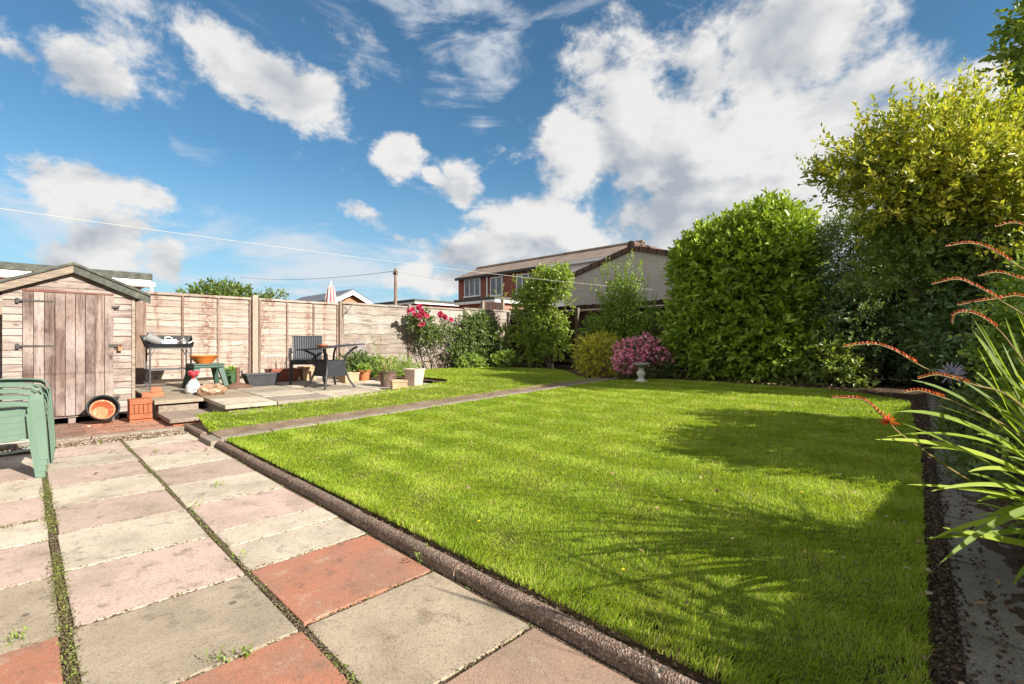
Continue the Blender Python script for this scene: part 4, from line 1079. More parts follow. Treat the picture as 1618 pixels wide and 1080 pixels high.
M_PALE = m_plain('pale_pink_pot', (.52, .40, .32), .85, .15, .15, 5, .003, 70)
M_RUSTB = m_plain('brown_metal', (.14, .075, .05), .7, .35, .35, 9, .003, dirt=.4)
M_TROUGH = m_plain('red_brown_plastic', (.25, .075, .05), .55, .35, .25, 7, .002)
M_STEEL = m_plain('grey_painted_steel', (.07, .072, .076), .5, .5, .25, 12, .001)
M_CHINA = m_plain('white_china', (.74, .73, .70), .25, .5, .05, 4, 0, dirt=.1)
M_SILVER = m_plain('tarnished_silver', (.5, .46, .4), .3, .6, .15, 8, 0, metal=.9)

# potting stand
SX0, SX1, SYa, SYb = -9.75, -9.42, 1.38, 1.93; sz = float(gpatio(-9.6)); st_top = .95
stand = thing('potting_stand', 'dark metal stand carrying a black tray beside the shed', 'stand', (-9.58, 1.65, sz))
for x in (SX0, SX1):
    for y in (SYa, SYb):
        b = MB(); b.tube([(x, y, sz), (x, y, st_top)], .013, 8); b.build('leg', M_STEEL, stand, world=True)
for z in (st_top, sz+.31):
    b = MB()
    for x in (SX0, SX1): b.bar((x, SYa-.012, z), (x, SYb+.012, z), .02, .022)
    for y in (SYa, SYb): b.bar((SX0+.012, y, z), (SX1-.012, y, z), .02, .022)
    b.build('frame', M_STEEL, stand, world=True)
b = MB()
for i in range(9): b.bar((SX0+.02+i*.036, SYa+.01, sz+.312), (SX0+.02+i*.036, SYb-.01, sz+.312), .012, .008)
b.build('shelf', M_STEEL, stand, world=True)
for x in (SX0, SX1):
    for (y, s_) in ((SYa, 1), (SYb, -1)): b = MB(); b.bar((x, y, st_top-.14), (x, y+s_*.07, st_top-.008), .012, .012); b.build('bracket', M_STEEL, stand, world=True)
tray = thing('plant_tray', 'black open tray holding crockery on top of the metal stand', 'tray', (-9.58, 1.655, st_top+.012))
M_BLACKP = m_plain('black_plastic', (.014, .015, .017), .6, .25, .3, 8, .002, dirt=.05)
b = MB()      # high at the back, low lip at the front
fx, bk_, tk = .17, -.17, .008
b.bx(bk_, fx, -.29, .29, 0, .008)
b.hexa([(bk_-tk, -.295, 0), (bk_, -.295, 0), (bk_, .295, 0), (bk_-tk, .295, 0), (bk_-.05-tk, -.36, .2), (bk_-.05, -.36, .2), (bk_-.05, .36, .2), (bk_-.05-tk, .36, .2)])
b.hexa([(fx, -.295, 0), (fx+tk, -.295, 0), (fx+tk, .295, 0), (fx, .295, 0), (fx+.02, -.31, .06), (fx+.02+tk, -.31, .06), (fx+.02+tk, .31, .06), (fx+.02, .31, .06)])
for s_ in (-1, 1):
    q = [(bk_, s_*.292, 0), (fx, s_*.292, 0), (fx, s_*(.292+tk), 0), (bk_, s_*(.292+tk), 0), (bk_-.05, s_*.355, .2), (fx+.02, s_*.305, .06), (fx+.02, s_*(.305+tk), .06), (bk_-.05, s_*(.355+tk), .2)]
    if s_ < 0: q = [q[3], q[2], q[1], q[0], q[7], q[6], q[5], q[4]]
    b.hexa(q)
b.build('tray', M_BLACKP, tray, bevel=.003)
tz = st_top+.012+.014
ps = thing('pot_stack', 'stack of grey flower pots lying on its side in the black tray', 'pots', (-9.53, 1.54, tz+.06))
b = MB(); Mx = Matrix.Rotation(rad(62), 3, 'X')
for i in range(4): b.lathe([(.001, .03*i), (.055, .03*i), (.075, .11+.03*i), (.082, .11+.03*i), (.082, .13+.03*i), (.07, .13+.03*i), (.05, .02+.03*i), (.001, .02+.03*i)], (0, 0, 0), 20, Mx)
b.build('pots', m_plain('grey_pot', (.19, .19, .19), .6, .3, .1), ps, smooth=True)
mg = thing('mug', 'white china mug with blue bands lying in the black tray', 'mug', (-9.50, 1.64, tz))
def m_mug():
    s = NT('banded_china'); sp = s.node('ShaderNodeSeparateXYZ'); s.link(s.obj, sp.inputs[0]); f = s.math('SINE', s.math('MULTIPLY', sp.outputs[1], 60.))
    return s.fin(s.mix(s.rng(f, .7, .85), (.72, .71, .68), (.2, .3, .42)), .25, .5)
b = MB(); b.lathe([(.001, -.1), (.05, -.1), (.055, -.06), (.058, .1), (.052, .1), (.048, -.08), (.001, -.085)], (0, 0, .06), 24, Matrix.Rotation(rad(-90), 3, 'X')); b.build('cup', m_mug(), mg, smooth=True)
b = MB(); b.tube([(.0, -.05, .115), (0, -.055, .15), (0, -.0, .16), (0, .04, .14), (0, .05, .115)], .008, 8); b.build('handle', M_CHINA, mg, smooth=True)
tpot = thing('teapot', 'tarnished silver teapot standing in the black tray', 'teapot', (-9.50, 1.84, tz))
b = MB(); b.lathe([(.001, 0), (.045, 0), (.05, .01), (.075, .05), (.07, .085), (.045, .105), (.04, .112), (.001, .112)], n=24); b.build('pot', M_SILVER, tpot, smooth=True)
b = MB(); b.lathe([(.04, .113), (.038, .12), (.02, .135), (.008, .14), (.012, .155), (.006, .165), (.001, .166)], n=20); b.build('lid', M_SILVER, tpot, smooth=True)
b = MB(); b.tube([(0, .06, .05), (0, .11, .07), (0, .135, .11)], [.016, .012, .008], 10); b.build('spout', M_SILVER, tpot, smooth=True)
b = MB(); b.tube([(0, -.06, .08), (0, -.11, .09), (0, -.115, .05), (0, -.07, .035)], .007, 8); b.build('handle', M_SILVER, tpot, smooth=True)

# bricks by the shed corner
M_ORB = m_plain('orange_brick_block', (.30, .105, .052), .9, .15, .22, 10, .004, 80)
BX, BY = -7.98, 1.06
pier = thing('brick_pier', 'small pier of orange bricks between the shed and the patio step', 'brickwork', (BX, BY, 0))
b = MB()
for (z, kind) in ((-.03, 0), (.045, 0), (.165, 1), (.235, 0)):
    if kind == 0: b.bx(-.1, .115, -.12, .12, z if z > 0 else -.03, z+.066)
    else:
        for i in range(5): b.bx(-.1, .113, -.118+i*.048, -.118+i*.048+.043, .115, .23)
b.build('bricks', M_ORB, pier, bevel=.004)
br = thing('brick', 'loose red brick lying flat on the corner of the patio', 'brick', (-8.42, 1.27, float(gpatio(-8.4))), rad(78)); b = MB(); b.bx(-.125, .125, -.055, .055, .001, .072); b.build('brick', M_REDBRICK, br, bevel=.005)
br2 = thing('brick', 'small red half brick standing on the loose brick', 'brick', (-8.40, 1.30, float(gpatio(-8.4))+.073), rad(82)); b = MB(); b.bx(-.06, .06, -.05, .05, 0, .072); b.build('brick', M_REDBRICK, br2, bevel=.005)

# green plastic stool with an orange bowl
STX, STY = -9.25, 2.1; z0 = float(gpatio(STX)); sh = .41
stool = thing('plastic_stool', 'dark green plastic side table under the orange bowl', 'table', (STX, STY, z0), rad(4))
b = MB(); b.bx(-.2, .2, -.23, .23, sh-.03, sh); b.bx(-.19, .19, -.22, .22, sh-.075, sh-.031); b.build('top', M_GREENP, stool, bevel=.012)
for (sx_, sy_) in ((1, 1), (1, -1), (-1, 1), (-1, -1)):
    b = MB(); b.hexa([(sx_*.215-.028, sy_*.25-.035, 0), (sx_*.215+.028, sy_*.25-.035, 0), (sx_*.215+.028, sy_*.25+.035, 0), (sx_*.215-.028, sy_*.25+.035, 0), (sx_*.155-.032, sy_*.175-.045, sh-.076), (sx_*.155+.032, sy_*.175-.045, sh-.076), (sx_*.155+.032, sy_*.175+.045, sh-.076), (sx_*.155-.032, sy_*.175+.045, sh-.076)]); b.build('leg', M_GREENP, stool, bevel=.006)
bowl = thing('orange_bowl', 'wide shallow orange plastic bowl on the green stool', 'bowl', (STX, STY-.02, z0+sh+.001))
b = MB(); b.lathe([(.001, 0), (.115, 0), (.12, .012), (.185, .085), (.2, .11), (.215, .118), (.215, .13), (.195, .13), (.17, .085), (.11, .02), (.001, .015)], n=40); b.build('bowl', M_ORANGE, bowl, smooth=True)

# bags
def bag(name, label, loc, R, h, m, seed, top=None, n=40, k=26, crum=.16, neck=.25):
    t = thing(name, label, 'bag', loc); g_ = np.random.default_rng(seed)
    u = np.linspace(0, 1, k); V = []; Fq = []
    for i, a in enumerate(u):
        prof = (.82+.25*math.sin(a*2.6))*(1-a**3*(1-neck)) if not top else float(np.interp(a, [0, .1, .3, .5, .62, .70, .76, .88, 1], [.8, 1, .95, .66, .36, .17, .25, .72, .8]))
        for j in range(n):
            t_ = 6.2832*j/n; d = np.array([[math.cos(t_), math.sin(t_), a*1.3]])
            f = 1+crum*wob(d, seed, 1.5)[0]+crum*.45*wob(d, seed+3, 3.6)[0]
            V.append((math.cos(t_)*R[0]*prof*f, math.sin(t_)*R[1]*prof*f, h*a*(1+.08*wob(d*3, seed+8)[0])))
    for i in range(k-1):
        for j in range(n): Fq.append((i*n+j, i*n+(j+1) % n, (i+1)*n+(j+1) % n, (i+1)*n+j))
    Fq.append(tuple((k-1)*n+j for j in range(n))); b = MB(); b.add(V, Fq); b.build('sack', m, t, smooth=False)
    return t
def m_bag():
    s = NT('printed_bag'); sp = s.node('ShaderNodeSeparateXYZ'); s.link(s.obj, sp.inputs[0]); n_ = s.noise(s.obj, 9, 4); zz = s.math('ADD', sp.outputs[2], s.math('MULTIPLY', s.math('SUBTRACT', n_, .5), .12))
    col = s.mix(s.rng(zz, .21, .225), (.48, .48, .48), (.60, .035, .05)); n2 = s.noise(s.obj, 16, 3); col = s.mix(s.rng(n2, .56, .6, 0, .8), col, (.5, .48, .47))
    n3 = s.noise(s.mapv(s.obj, (1, 1, 2.5), (0, 0, 0), (3, 1, 0)), 14, 3); col = s.mix(s.rng(n3, .56, .6, 0, .8), col, (.05, .06, .09)); return s.fin(col, .35, .4)
zp = float(gpatio(-8.3))
bag('carrier_bag', 'white plastic sack with red print and a twisted top', (-8.55, 1.78, zp), (.125, .10), .33, m_bag(), 4, top=1, neck=.16, crum=.12)
def m_brownbag():
    s = NT('brown_plastic_bag'); n_ = s.noise(s.obj, 11, 4, .6, 1.2); s.bump(n_, .03); return s.fin(s.ramp(n_, [(.3, (.14, .075, .04)), (.5, (.30, .185, .115)), (.7, (.45, .32, .23))]), .4, .4)
bag('crumpled_bag', 'crumpled translucent brown bag lying in front of the white sack', (-8.22, 1.95, zp-.005), (.14, .2), .16, m_brownbag(), 9, crum=.22, neck=.35)

# pots along the fence
def gp(x, y): return (x, y, float(gpatio(x)))
t = pot('green_pot', 'round dark green pot of seedlings beside the brown parasol base', 'plant pot', gp(-9.42, 2.53), pot_prof(.095, .125, .26, .012), M_GREENPOT, soil=(.11, .2))
lv = Leaves(); gg = np.random.default_rng(2); T = np.stack([gg.normal(0, .05, 26), gg.normal(0, .05, 26), np.full(26, .21)], 1); lv.twigs(T, np.stack([gg.normal(0, .4, 26), gg.normal(0, .4, 26), np.ones(26)], 1), 6, .055, .03, .11, gg)
M_SPRING = m_leaf('bright_leaf', [(0, (.07, .15, .015)), (.5, (.13, .25, .03)), (1, (.24, .36, .06))], tip=(.34, .46, .1))
lv.build('seedlings', M_SPRING, None).parent = t
pb = thing('parasol_base', 'rusty brown domed parasol base with a short tube and knob', 'parasol base', gp(-9.02, 2.52))
b = MB(); b.lathe([(.001, 0), (.225, 0), (.225, .018), (.2, .03), (.12, .055), (.05, .08), (.04, .09), (.001, .09)], n=36); b.build('base', M_RUSTB, pb, smooth=True)
b = MB(); b.lathe([(.032, .085), (.032, .32), (.036, .32), (.036, .34), (.022, .34), (.02, .1), (.001, .1)], n=20); b.build('tube', M_RUSTB, pb, smooth=True)
b = MB(); b.tube([(.02, .02, .26), (.06, .05, .26)], .009, 8); b.tube([(.06, .05, .235), (.06, .05, .285)], .012, 8); b.build('knob', M_BLACKIRON, pb, smooth=True)
def trough(name, label, loc, b_, t_, h, m, rz=0, cat='planter', soil=True):
    t = thing(name, label, cat, loc, rz); k = MB(); k.frus((0, 0, 0), b_, t_, 0, h, wall=.012); k.build('planter', m, t, bevel=.005)
    if soil:
        s_ = MB(); s_.bx(-t_[0]/2+.03, t_[0]/2-.03, -t_[1]/2+.03, t_[1]/2-.03, h*.58, h*.64); s_.build('compost', M_SOIL, t)
    return t
trough('trough_planter', 'dark grey trough planter in front of the fence post', gp(-9.12, 2.92), (.2, .42), (.26, .55), .215, M_DKGREY)
tr2 = trough('trough_planter', 'red-brown trough planter full of dry twigs behind the wicker chair', gp(-9.65, 3.48), (.2, .50), (.25, .58), .24, M_TROUGH)
M_TWIG = m_plain('dry_twig', (.22, .13, .09), .9, .1, .3)
b = MB(); rr = random.Random(3)
for i in range(26):
    y = rr.uniform(-.25, .25); h_ = rr.uniform(.15, .75); b.tube([(0, y, .14), (rr.uniform(-.05, .05), y+rr.uniform(-.05, .05), .14+h_*.5), (rr.uniform(-.1, .1), y+rr.uniform(-.14, .14), .14+h_)], [.004, .003, .0015], 5)
b.build('twigs', M_TWIG, tr2)
trough('box_planter', 'square tan planter half hidden behind the wicker chair', gp(-9.62, 3.95), (.2, .26), (.24, .3), .27, M_BUFF)
trough('box_planter', 'upright grey planter behind the wicker table', gp(-9.95, 4.33), (.18, .18), (.22, .22), .32, m_plain('grey_stone', (.33, .32, .3), .85, .2, .2))
def block(name, label, loc, d, m, rz, cat='block'):
    t = thing(name, label, cat, loc, rz); k = MB(); x, y, z = d
    k.frus((0, 0, 0), (x*.96, y*.96), (x, y), 0, z, wall=.02, depth=z-.018); k.build('block', m, t, bevel=.006); return t
block('stone_block', 'buff stone block behind the legs of the wicker table', gp(-8.72, 4.36), (.24, .3, .19), M_BUFF, rad(6))
block('stone_block', 'buff stone block at the edge of the patio before the dark pot', gp(-7.06, 4.42), (.24, .25, .165), M_BUFF, rad(-22))
p1 = pot('terracotta_pot', 'terracotta pot with leaves spilling over, the larger of two before the lavender', 'plant pot', gp(-8.85, 4.75), pot_prof(.085, .115, .215, .014), M_TERRA, soil=(.1, .17))
p2 = pot('terracotta_pot', 'small plain terracotta pot just left of the dark brown pot', 'plant pot', gp(-8.6, 5.02), pot_prof(.075, .09, .165, .012), M_TERRA, soil=(.08, .13))
p3 = pot('glazed_pot', 'large dark brown glazed pot of dry stems on the patio', 'plant pot', gp(-7.62, 4.55), pot_prof(.12, .165, .27, .014, .02), M_DKBROWN, soil=(.15, .22))
p4 = thing('square_pot', 'tall pale pink square pot at the end of the patio', 'plant pot', gp(-7.42, 4.97), rad(14)); b = MB(); b.frus((0, 0, 0), (.2, .2), (.27, .27), 0, .315, wall=.02); b.build('planter', M_PALE, p4, bevel=.006)
s_ = MB(); s_.bx(-.11, .11, -.11, .11, .2, .22); s_.build('compost', M_SOIL, p4)
b = MB(); rr = random.Random(8)
for i in range(34):
    h_ = rr.uniform(.1, .42); x, y = rr.uniform(-.1, .1), rr.uniform(-.1, .1); b.tube([(x, y, .2), (x*1.3, y*1.3, .22+h_*.6), (x*2+rr.uniform(-.05, .05), y*2+rr.uniform(-.05, .05), .22+h_)], [.003, .0025, .001], 4)
b.build('stems', m_plain('straw_stem', (.36, .27, .15), .9, .1, .3), p3)
lv = Leaves(); T = gg.normal(size=(60, 3))*np.array([.1, .1, .03])+np.array([0, 0, .26]); lv.twigs(T, gg.normal(size=(60, 3))*.6+UP*.7, 6, .045, .014, .14, gg); lv.build('foliage', M_SPRING, None).parent = p3
lv = Leaves(); T = gg.normal(size=(40, 3))*np.array([.06, .06, .02])+np.array([0, 0, .2]); lv.twigs(T, gg.normal(size=(40, 3))*.7+UP*.5, 7, .06, .032, .13, gg); lv.build('foliage', M_SPRING, None).parent = p1

# wicker chair and table
def m_wicker():
    s = NT('black_wicker'); sp = s.node('ShaderNodeSeparateXYZ'); s.link(s.obj, sp.inputs[0])
    a = s.math('SINE', s.math('MULTIPLY', s.math('ADD', sp.outputs[0], sp.outputs[1]), 240.)); b_ = s.math('SINE', s.math('MULTIPLY', sp.outputs[2], 420.))
    h_ = s.math('MULTIPLY', a, b_); s.bump(h_, .004, 1.); n_ = s.noise(s.obj, 6, 5)
    col = s.mix(s.rng(h_, -.6, .8), (.012, .014, .018), (.05, .058, .068)); col = s.mix(s.rng(n_, .5, .8, 0, .3), col, (.08, .08, .08)); return s.fin(col, .55, .35)
M_WICK = m_wicker(); M_WLEG = m_plain('black_leg', (.018, .019, .022), .5, .45, .2)
CHX, CHY = -8.98, 3.68
ch = thing('wicker_chair', 'black wicker armchair with a ribbed back on the patio', 'chair', gp(CHX, CHY), rad(-22))   # faces +x locally
b = MB(); b.hexa([(-.23, -.26, .40), (.26, -.27, .41), (.26, .27, .41), (-.23, .26, .40), (-.23, -.26, .435), (.26, -.27, .45), (.26, .27, .45), (-.23, .26, .435)]); b.hexa([(.225, -.27, .36), (.262, -.27, .36), (.262, .27, .36), (.225, .27, .36), (.225, -.27, .408), (.262, -.27, .408), (.262, .27, .408), (.225, .27, .408)]); b.build('seat', M_WICK, ch, bevel=.008)
b = MB(); b.hexa([(-.25, -.25, .436), (-.215, -.25, .436), (-.215, .25, .436), (-.25, .25, .436), (-.335, -.265, .89), (-.305, -.265, .89), (-.305, .265, .89), (-.335, .265, .89)]); bk = b.build('backrest', M_WICK, ch, bevel=.01)
b = MB()
for i in range(13):
    y = -.235+i*.039; b.bar((-.213, y, .46), (-.301, y*1.05, .87), .012, .006)
b.build('rib', m_plain('wicker_rib', (.07, .08, .095), .5, .45, .15), bk)
for s_ in (-1, 1):
    b = MB(); b.ribbon([(-.27, s_*.29, .56), (-.1, s_*.29, .635), (.1, s_*.29, .645), (.23, s_*.29, .62), (.262, s_*.29, .55), (.262, s_*.29, .42)], .05, .03, (0, 1, 0)); b.build('arm', M_WICK, ch, bevel=.006)
    for x0, x1 in ((.245, .275), (-.23, -.29)):
        b = MB(); b.tube([(x0, s_*.275, .43), (x1, s_*.285, 0)], [.026, .02], 8); b.build('leg', M_WLEG, ch, smooth=True)
TBX, TBY = -8.12, 3.72
tb = thing('wicker_table', 'black wicker table with curved legs and a tilted dark top', 'table', gp(TBX, TBY), rad(8))
Mt = Matrix.Rotation(rad(5.2), 3, 'X') @ Matrix.Rotation(rad(-2.2), 3, 'Y')
b = MB(); b.box((0, 0, .70), (.80, .84, .022), Mt); b.build('table_top', m_plain('dark_table_top', (.025, .026, .029), .6, .3, .2), tb, bevel=.008)
for (sx_, sy_) in ((1, 1), (1, -1), (-1, 1), (-1, -1)):
    ht = .69+sy_*.27*.09-.015
    b = MB(); b.tube([(sx_*.29, sy_*.29, 0), (sx_*.225, sy_*.225, .12), (sx_*.175, sy_*.175, .3), (sx_*.165, sy_*.165, .45), (sx_*.195, sy_*.195, .57), (sx_*.275, sy_*.275, ht-.025), (sx_*.32, sy_*.32, ht+.005)], .019, 8); b.build('leg', M_WLEG, tb, smooth=True)
for k in range(4):
    b = MB(); R_ = Matrix.Rotation(k*math.pi/2, 3, 'Z')
    P = [Vector((-.185, -.192, .2)), Vector((.185, -.192, .2)), Vector((.185, -.178, .2)), Vector((-.185, -.178, .2)), Vector((-.16, -.17, .47)), Vector((.16, -.17, .47)), Vector((.16, -.157, .47)), Vector((-.16, -.157, .47))]
    b.hexa([R_ @ p for p in P]); b.build('apron', M_WICK, tb)
dd = thing('clay_dish', 'small reddish clay dish on the wicker table', 'dish', (TBX+.13, TBY-.2, float(gpatio(TBX))+.696)); b = MB(); b.lathe([(.001, 0), (.05, 0), (.09, .03), (.095, .045), (.085, .045), (.05, .012), (.001, .01)], n=24); b.build('dish', M_TERRA, dd, smooth=True)

# tubs leaning at the shed door
tubM = Matrix.Rotation(rad(8), 3, 'Z') @ Matrix.Rotation(rad(62), 3, 'Y')
tb1 = thing('black_tub', 'round black tub tipped on its side before the shed door', 'tub', (-8.17, .68, .145)); b = MB(); b.lathe([(.001, 0), (.125, 0), (.158, .13), (.172, .13), (.172, .152), (.154, .152), (.12, .02), (.001, .015)], (0, 0, 0), 40, tubM); b.build('tub', M_BLACKP, tb1, smooth=True)
def m_spot():
    s = NT('limed_terracotta'); n_ = s.voro(s.obj, 42).outputs['Distance']; q = s.noise(s.obj, 5, 4); col = s.mix(s.math('MULTIPLY', s.rng(n_, .25, .45, 1, 0), s.rng(q, .45, .6)), (.47, .14, .065), (.55, .42, .32)); return s.fin(col, .8, .2)
tb2 = thing('terracotta_bowl', 'orange terracotta bowl resting inside the tipped black tub', 'bowl', (-8.125, .67, .132)); b = MB(); b.lathe([(.001, .01), (.085, .01), (.115, .105), (.13, .105), (.13, .13), (.112, .13), (.08, .03), (.001, .025)], (0, 0, 0), 40, tubM); b.build('bowl', m_spot(), tb2, smooth=True)

# stack of sage green plastic chairs
def make_chair():
    t = thing('plastic_chair', 'x', 'chair', (0, 0, 0))           # faces +x locally
    b = MB()
    for i in range(7):
        y = -.19+i*.063; b.ribbon([(-.21, y, .415), (-.1, y, .402), (.1, y, .41), (.21, y, .425), (.25, y, .415), (.262, y, .385)], .052, .006, (0, 1, 0))
    b.ribbon([(.225, -.23, .37), (.225, .23, .37)], .05, .005, (0, 0, 1)); 
    for s_ in (-1, 1):
        for k_ in range(2): b.ribbon([(-.22, s_*(.235+.004*k_), .405-.056*k_), (-.08, s_*(.238+.004*k_), .392-.056*k_), (.1, s_*(.24+.004*k_), .40-.056*k_), (.235, s_*(.242+.004*k_), .415-.056*k_)], .05, .006, (0, 0, 1))
    b.build('seat', M_SAGE, t, smooth=False)
    b = MB()
    for i in range(6):
        y = -.165+i*.066; b.ribbon([(-.215, y*.95, .42), (-.25, y, .6), (-.30, y*1.05, .80)], .045, .006, (0, 1, 0))
    b.ribbon([(-.30, -.2, .80), (-.315, 0, .835), (-.30, .2, .80)], .05, .008, (0, 0, 1)); b.build('backrest', M_SAGE, t)
    for s_ in (-1, 1):
        b = MB(); y = s_*.265
        b.ribbon([(-.285, s_*.225, .64), (-.15, s_*.255, .652), (.0, y, .655), (.14, y, .65), (.215, y, .638), (.255, y, .605), (.268, y, .55)], [.045, .055, .06, .06, .06, .06, .06], .007, (0, 1, 0))
        b.ribbon([(-.285, s_*.225+s_*.024, .625), (-.15, s_*.255+s_*.028, .636), (.0, y+s_*.03, .638), (.14, y+s_*.03, .633), (.205, y+s_*.03, .62), (.235, y+s_*.03, .59), (.24, y+s_*.03, .54)], .03, .005, (0, 0, 1)); b.build('arm', M_SAGE, t)
        b = MB(); b.ribbon([(.268, y, .55), (.285, y+s_*.003, .3), (.30, y+s_*.012, 0)], [.06, .056, .045], .008, (0, 1, 0))
        b.ribbon([(.235, y+s_*.03, .545), (.25, y+s_*.033, .3), (.275, y+s_*.035, 0)], [.075, .07, .05], .006, (1, 0, 0)); b.build('leg', M_SAGE, t)
        b = MB(); b.ribbon([(-.235, s_*.21, .5), (-.27, s_*.235, .25), (-.31, s_*.25, 0)], [.05, .05, .04], .008, (0, 1, 0)); b.ribbon([(-.215, s_*.236, .5), (-.25, s_*.262, .25), (-.29, s_*.275, 0)], [.05, .05, .04], .006, (1, 0, 0)); b.build('leg', M_SAGE, t)
    return t
CL = ['lowest chair of the sage green plastic stack, its legs on the paving', 'second chair from the bottom of the sage green stack', 'third chair up in the sage green stack, second from the top', 'topmost sage green plastic chair of the stack left of the paving']
c0 = make_chair()
CSX, CSY = -5.53, -.165
for i in range(4):
    o = c0 if i == 0 else copy_tree(c0)
    o.location = (CSX+.003*i, CSY+.006*i, .0+.047*i); o.scale = (1, 1, .92); o.rotation_euler = (0, 0, rad(84)); o['label'] = CL[i]; o['group'] = 'stack of sage green plastic chairs'
# tangle of pale wire netting and a hose by the chairs
b = MB(); rr = random.Random(5)
for k in range(4):
    P = []
    for i in range(30):
        a = i*.42+k; R_ = .16+.05*k+.02*math.sin(i); P.append((math.cos(a)*R_*1.3+rr.uniform(-.01, .01), math.sin(a)*R_+rr.uniform(-.01, .01), .012+.02*k*.4+.006*math.sin(i*1.7)))
    b.tube(P, .006, 6)
hs = thing('garden_hose', 'tangled pale green garden hose lying behind the stacked chairs', 'hose', (-6.72, -.13, .0)); b.build('coil', m_plain('pale_green_hose', (.33, .40, .33), .6, .3, .15), hs, smooth=True)

# bird bath
bbx = PG(1013, 600.5, .32); bz = float(gl(bbx[1]))
bb_ = thing('bird_bath', 'small white stone bird bath before the pink azalea', 'bird bath', (bbx[0], bbx[1], bz-.01))
M_BATH = m_plain('weathered_white_stone', (.60, .58, .54), .9, .2, .15, 9, .004, 60, dirt=.35); M_BATH2 = m_plain('grey_stone_bowl', (.27, .26, .25), .9, .2, .25, 9, .004, 60)
b = MB(); b.lathe([(.001, .285), (.05, .285), (.09, .31), (.145, .335), (.165, .345), (.165, .375), (.15, .378), (.12, .36), (.07, .34), (.001, .335)], n=36); b.build('bowl', M_BATH2, bb_, smooth=True)
b = MB(); b.lathe([(.09, .04), (.075, .06), (.05, .085), (.06, .12), (.085, .17), (.08, .205), (.05, .235), (.045, .25), (.06, .275), (.08, .29)], n=24); b.build('pedestal', M_BATH, bb_, smooth=True)
b = MB(); b.bx(-.11, .11, -.11, .11, 0, .042); b.build('base', M_BATH, bb_, bevel=.01)
# ================================================================ planting
def plant(name, label, cat, base, group=None): return thing(name, label, cat, (base[0], base[1], base[2]), 0, group)
M_BARK = m_plain('bark', (.10, .075, .055), .95, .1, .35, 9, .01, 40)
M_STEMG = m_plain('green_stem', (.13, .17, .05), .7, .25, .25, 8, .001)
L_LAUREL = m_leaf('laurel_leaf', [(0, (.085, .17, .018)), (.5, (.21, .325, .03)), (1, (.37, .49, .055))], tip=(.34, .45, .05), tipamt=.65, rough=.33, trans=.3, spec=.5)
L_DARK = m_leaf('dark_evergreen_leaf', [(0, (.06, .105, .042)), (.5, (.11, .18, .07)), (1, (.19, .265, .12))], rough=.4, trans=.22)
L_ELAE = m_leaf('variegated_leaf', [(0, (.08, .14, .02)), (.3, (.20, .25, .03)), (.65, (.46, .43, .05)), (1, (.74, .62, .07))], tip=(.40, .38, .07), tipamt=.35, rough=.4, trans=.4)
L_ELAEG = m_leaf('pale_green_leaf', [(0, (.09, .14, .03)), (.5, (.19, .26, .06)), (1, (.32, .40, .11))], rough=.45, trans=.35)
L_FRUIT = m_leaf('fruit_tree_leaf', [(0, (.09, .15, .02)), (.5, (.21, .30, .045)), (1, (.36, .46, .08))], tip=(.28, .35, .08), tipamt=.4, rough=.4, trans=.35)
L_BUSH = m_leaf('bush_leaf', [(0, (.075, .145, .02)), (.5, (.16, .26, .036)), (1, (.28, .39, .065))], tip=(.26, .36, .07), tipamt=.5, rough=.42, trans=.32)
L_SHOOT = m_leaf('young_shoot_leaf', [(0, (.12, .2, .03)), (.5, (.2, .31, .05)), (1, (.30, .42, .09))], rough=.45, trans=.45)
L_GOLD = m_leaf('golden_leaf', [(0, (.22, .26, .03)), (.5, (.52, .48, .05)), (1, (.8, .68, .1))], tip=(.48, .42, .09), tipamt=.4, rough=.5, trans=.35)
L_ROSE = m_leaf('rose_leaf', [(0, (.035, .06, .018)), (.5, (.08, .13, .033)), (1, (.16, .21, .065))], rough=.4, trans=.25)
L_FARTREE = m_leaf('far_tree_leaf', [(0, (.05, .085, .02)), (.5, (.09, .14, .03)), (1, (.15, .21, .05))], rough=.5, trans=.3)
P_PINK = m_leaf('pink_petal', [(0, (.66, .10, .30)), (.5, (.88, .28, .52)), (1, (.92, .58, .74))], rough=.6, trans=.3)
P_ROSE = m_leaf('crimson_petal', [(0, (.46, .012, .11)), (.6, (.70, .035, .20)), (1, (.8, .14, .34))], rough=.6, trans=.25)
P_RED = m_leaf('scarlet_petal', [(0, (.60, .02, .012)), (.6, (.78, .075, .04)), (1, (.85, .26, .15))], rough=.5, trans=.3)
P_LILAC = m_leaf('lilac_petal', [(0, (.36, .29, .55)), (1, (.62, .54, .78))], rough=.6, trans=.3)
P_YEL = m_leaf('yellow_petal', [(0, (.75, .5, .02)), (1, (.85, .65, .05))], rough=.5, trans=.2)
G = lambda x, y: (x, y, float(gl(y)))
NT_OLD = None

# laurel
p = plant('laurel_shrub', 'large bright green glossy laurel bush at the far end of the lawn', 'shrub', G(-3.4, 10.0))
lv = Leaves(); c, R = (-3.5, 9.95, 1.95), (1.2, .78, 1.45)
lv.blob(c, R, 2600, 7, .145, .064, .23, 21, shell=.62, nz=.13, zmin=.4, rj=.45)
lv.blob((-4.05, 9.85, 1.35), (.75, .62, 1.0), 1100, 7, .145, .064, .23, 22, shell=.6, nz=.14, zmin=.36, rj=.45)
lv.blob((-2.95, 9.95, 2.6), (.7, .72, 1.0), 1100, 7, .14, .06, .25, 23, shell=.55, nz=.16, rj=.45)
lv.blob((-3.75, 9.9, 2.6), (.8, .65, .75), 1000, 7, .14, .06, .25, 24, shell=.55, nz=.16, rj=.45)
lv.blob((-2.95, 9.75, 1.1), (.65, .55, .85), 750, 7, .145, .064, .23, 25, shell=.6, nz=.14, zmin=.36, rj=.45)
